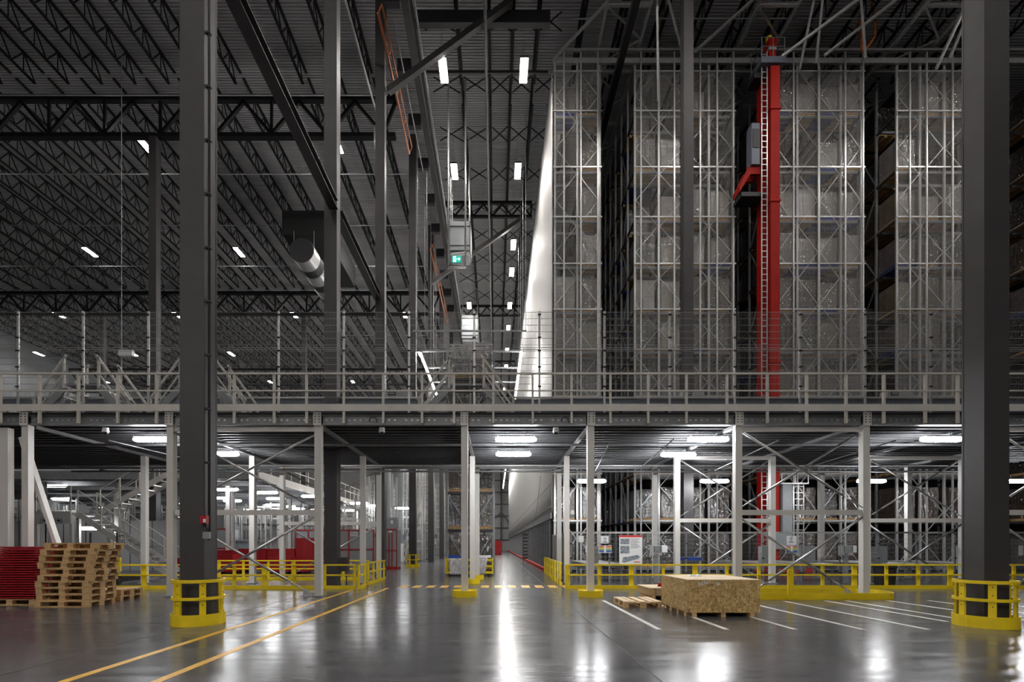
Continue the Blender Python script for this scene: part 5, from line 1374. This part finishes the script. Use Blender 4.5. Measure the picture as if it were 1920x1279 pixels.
guard_panel(-16.4, -14.9, 27.1, 2.25, 2, 'red framed grey guard seen just right of the massive left column')
guard_panel(-12.8, -10.4, 31.0, 2.3, 3, 'red framed grey guard above the red containers')
guard_panel(-27.5, -24.5, 23.6, 2.6, 3, 'red framed grey guard at the far left edge behind the white columns')
t = thing('red_door_cabinet', 'red framed door cabinet with grey panel beside the aisle', 'cabinet', (-5.95, 27.6, 0))
MB().box(-6.3, -5.6, 27.6, 28.6, 0.12, 2.25).build('housing', 'grey', t); m = MB()
for x in (-6.3, -6.1, -5.93, -5.66): m.box(x, x + 0.06, 27.55, 27.6, 0.1, 2.3)
for z in (0.1, 1.05, 2.24): m.box(-6.3, -5.6, 27.54, 27.598, z, z + 0.07)
m.build('red_frame', 'red', t); MB().box(-6.3, -5.6, 27.5, 28.6, 0.0, 0.1).build('red_plinth', 'crane', t); MB().box(-6.08, -5.88, 27.53, 27.539, 2.1, 2.2).build('label_plate', 'paper', t)
t = thing('grey_terminal_box', 'grey control box with a paper sheet on top of the red door cabinet', 'control box', (-5.95, 27.7, 2.31))
MB().box(-6.2, -5.65, 27.65, 28.2, 2.312, 2.95).build('housing', 'grey', t); MB().box(-6.0, -5.85, 27.64, 27.65, 2.6, 2.8).build('paper_sheet', 'paper', t)
t = thing('white_switch_cabinet', 'white switch cabinet with red buttons beside the fourth dark column', 'cabinet', (-7.9, 40, 0))
hs = MB().box(-8.25, -7.55, 39.4, 39.9, 0, 1.5).build('housing', 'paper', t); MB().box(-8.1, -7.75, 39.38, 39.4, 1.0, 1.2).build('display', 'ink', hs)
MB().box(-7.98, -7.9, 39.38, 39.4, 0.85, 0.95).build('red_button', 'inkred', hs); MB().box(-7.98, -7.88, 39.38, 39.4, 0.42, 0.5).build('red_button', 'inkred', hs)
# process machines: scaffold like towers with cabinets and pipes
def tower(x, y, w, d, h, seed, label):
    r_ = random.Random(seed); t = thing('process_machine', label, 'machine', (x, y, 0), 'machines of the left hall')
    mt = r_.choice(('galv', 'lgrey', 'galv'))
    m = MB()
    for a in (-w / 2, 0, w / 2):
        for b in (0, d): m.box(x + a - 0.05, x + a + 0.05, y + b, y + b + 0.1, 0, h)
    m.build('frame_posts', mt, t)
    m = MB(); z = 1.0
    while z < h:
        m.box(x - w / 2, x + w / 2, y - 0.02, y, z, z + 0.09); m.box(x - w / 2, x + w / 2, y + d + 0.1, y + d + 0.12, z, z + 0.09); z += r_.uniform(0.6, 1.1)
    m.build('cross_beams', mt, t)
    MB().box(x - w * 0.42, x - w * 0.06, y + 0.15, y + d - 0.1, 0.2, r_.uniform(1.2, 2.3)).build('grey_body', 'grey', t)
    MB().box(x + w * 0.08, x + w * 0.44, y + 0.15, y + d - 0.1, 0.1, r_.uniform(1.6, 2.8)).build('pale_body', 'lgrey', t)
    z = r_.uniform(2.5, max(2.6, min(4, h - 1.5))); MB().box(x - w / 2 + 0.06, x + w / 2 - 0.06, y + 0.02, y + d, z, z + 0.06).build('walkway', 'galvdk', t)
    m = MB(); k = 0
    while k < 7: xx = x + r_.uniform(-w / 2, w / 2); m.tube((xx, y - 0.08, r_.uniform(0.3, 2.4)), (xx, y - 0.08, h - r_.uniform(0.1, 1.0)), r_.uniform(0.02, 0.06), 8); k += 1
    m.build('pipework', 'galv', t)
    m = MB()
    for zz in (z + 0.55, z + 1.05): m.box(x - w / 2, x + w / 2, y - 0.06, y - 0.021, zz, zz + 0.04)
    for i in range(4): xx = lerp(x - w / 2, x + w / 2 - 0.04, i / 3); m.box(xx, xx + 0.04, y - 0.06, y - 0.021, z, z + 1.05)
    m.build('railing', 'cream', t)
    for i in range(2):
        a = r_.uniform(-w / 2, w / 2 - 0.3); zz = r_.uniform(1.2, 2.4); MB().box(x + a, x + a + 0.35, y - 0.2, y - 0.085, zz, zz + 0.5).build('terminal_box', r_.choice(('paper', 'bluegrey', 'lgrey')), t)
TW = [(-9.6, 29.3, 2.2, 1.4, 4.2), (-12.4, 34, 2.6, 1.6, 4.4), (-17.2, 34.2, 2.6, 1.6, 4.4), (-20.2, 30.3, 2.4, 1.6, 4.4), (-24.2, 30.6, 2.6, 1.6, 4.4), (-28.6, 31.4, 2.8, 1.6, 4.4), (-8.7, 35.6, 2.2, 1.6, 6.6), (-7.3, 44.6, 2.4, 2, 8.5),
      (-9.9, 40.5, 2.4, 1.6, 7.0), (-15.2, 41, 2.8, 1.6, 4.4), (-20.6, 39.5, 3, 1.6, 4.4), (-26.2, 38.5, 3, 1.6, 4.4), (-8.2, 52, 2.8, 1.6, 9.0), (-13, 50, 3.4, 1.6, 7), (-19, 51, 3.4, 1.6, 6.5), (-7.0, 62, 2.4, 2, 9.5), (-11.5, 60, 3.4, 2, 8.5), (-17.6, 61, 3.6, 2, 7), (-25, 53, 4, 2, 6), (-32, 40, 3, 2, 4.4), (-36, 35, 3, 2, 5)]
TW += [(-6.9, 40.4, 1.6, 1.4, 8.0), (-6.9, 70, 2.4, 1.6, 9.0)]
for i, (x, y, w_, d_, h_) in enumerate(sorted(TW, key=lambda q: q[0] / q[1])):
    tower(x, y, w_, d_, h_, 60 + i, 'framed process machine with pipes and railing, %s from the left edge' % ORD[i])
t = stair('white_ship_stair', 'steep white stair seen between the fourth and fifth dark columns', -6.9, 0.02, -5.7, 4.0, 36.2, 37.0)
for i, (x, y) in enumerate(((-16.5, 19.8),)):
    t = thing('low_mesh_fence', 'short dark wire mesh fence before the stair behind the tall pallet stack', 'fence', (-15, 19.8, 0))
    for k in range(4):
        xx = -16.6 + 1.1 * k; MB().box(xx - 0.025, xx + 0.025, 19.8, 19.85, 0, 1.9).build('post', 'steel', t)
        if k < 3: mesh_panel(xx + 0.03, xx + 1.07, 19.82, 0.1, 1.88, 0.2, 0.06).build('mesh_panel', 'wire', t)
t = thing('yellow_pallet_truck', 'yellow pallet truck with black wheel parked behind the left yellow rail', 'pallet truck', (-13.6, 17.4, 0))
MB().box(-13.75, -13.42, 17.3, 17.36, 0.45, 0.95).build('mast_guard', 'yellow', t); MB().box(-13.75, -13.42, 17.38, 18.3, 0.08, 0.3).build('chassis', 'black', t)
MB().tube((-13.5, 17.3, 0.12), (-13.42, 17.3, 0.12), 0.12, 16).build('drive_wheel', 'black', t); MB().tube((-13.58, 17.32, 0.95), (-13.58, 17.2, 1.2), 0.02).build('tiller', 'black', t)
m = MB()
for x in (-13.78, -13.4): m.box(x - 0.08, x + 0.08, 18.4, 19.2, 0.06, 0.12)
m.build('fork', 'galvdk', t)
t = thing('hanging_white_box', 'white box on a thin drop pole seen above the deck at the far left', 'box', (-19.3, 25, 11))
MB().box(-19.5, -18.8, 25, 25.2, 11.2, 11.5).build('housing', 'paper', t); MB().tube((-19.4, 25.1, 11.5), (-19.4, 25.1, 26.9), 0.02).build('drop_pole', 'galvdk', t); MB().tube((-19.4, 25.1, 5.0), (-19.4, 25.1, 11.2), 0.03).build('lower_pole', 'galvdk', t)
t = thing('hanging_air_handler', 'big black air handler box hung above the round duct', 'air handler', (-13.6, 36, 23))
MB().box(-15.0, -11.9, 34, 41, 23.2, 24.9).build('housing', 'hole', t); m = MB()
for x in (-14.8, -12.1):
    for y in (34.3, 40.7): m.tube((x, y, 24.9), (x, y, 26.9), 0.02)
m.build('hanger_rod', 'galvdk', t)
# dark fire hose style boxes on the second dark column
t = thing('hanging_cabinet_box', 'grey cabinet box fixed beside the second dark column near the floor', 'cabinet', (-5.2, 16.6, 0.3))
MB().box(-5.28, -5.04, 16.45, 16.7, 0.5, 0.98).build('housing', 'steel', t); MB().tube((-5.1, 16.55, 0.0), (-5.1, 16.55, 0.5), 0.02).build('cable', 'black', t)
# grey tall tanks and shafts above the machines beside the aisle
for i, (x, y, r_, h_) in enumerate(((-7.6, 33.2, 0.4, 9.0), (-9.0, 47.5, 0.7, 8.5))):
    t = thing('grey_process_tank', 'tall grey cylindrical tank behind the third dark column, %s one' % ('nearer', 'farther')[i], 'tank', (x, y, 0), 'grey tanks')
    MB().cyl(x, y, 1.0, h_, r_, 28).build('shell', 'grey', t, False); MB().cyl(x, y, h_, h_ + 0.3, r_, 28, 0.2).build('top_cone', 'grey', t)
    for a in range(3): MB().cbox(x + r_ * 0.8 * math.cos(a * 2.09), y + r_ * 0.8 * math.sin(a * 2.09), 0, 0.1, 0.1, 1.0).build('leg', 'galvdk', t)
SC.view_settings.exposure = 1.25
_seen = {}
for _o in bpy.data.objects:
    if _o.parent is None and _o.get('label'): _seen.setdefault(_o['label'], []).append(_o.name)
for _l, _n in _seen.items():
    if len(_n) > 1: print('DUPLICATE LABEL', _l, _n)
    if not 4 <= len(_l.split()) <= 16: print('LABEL LENGTH', len(_l.split()), _l)
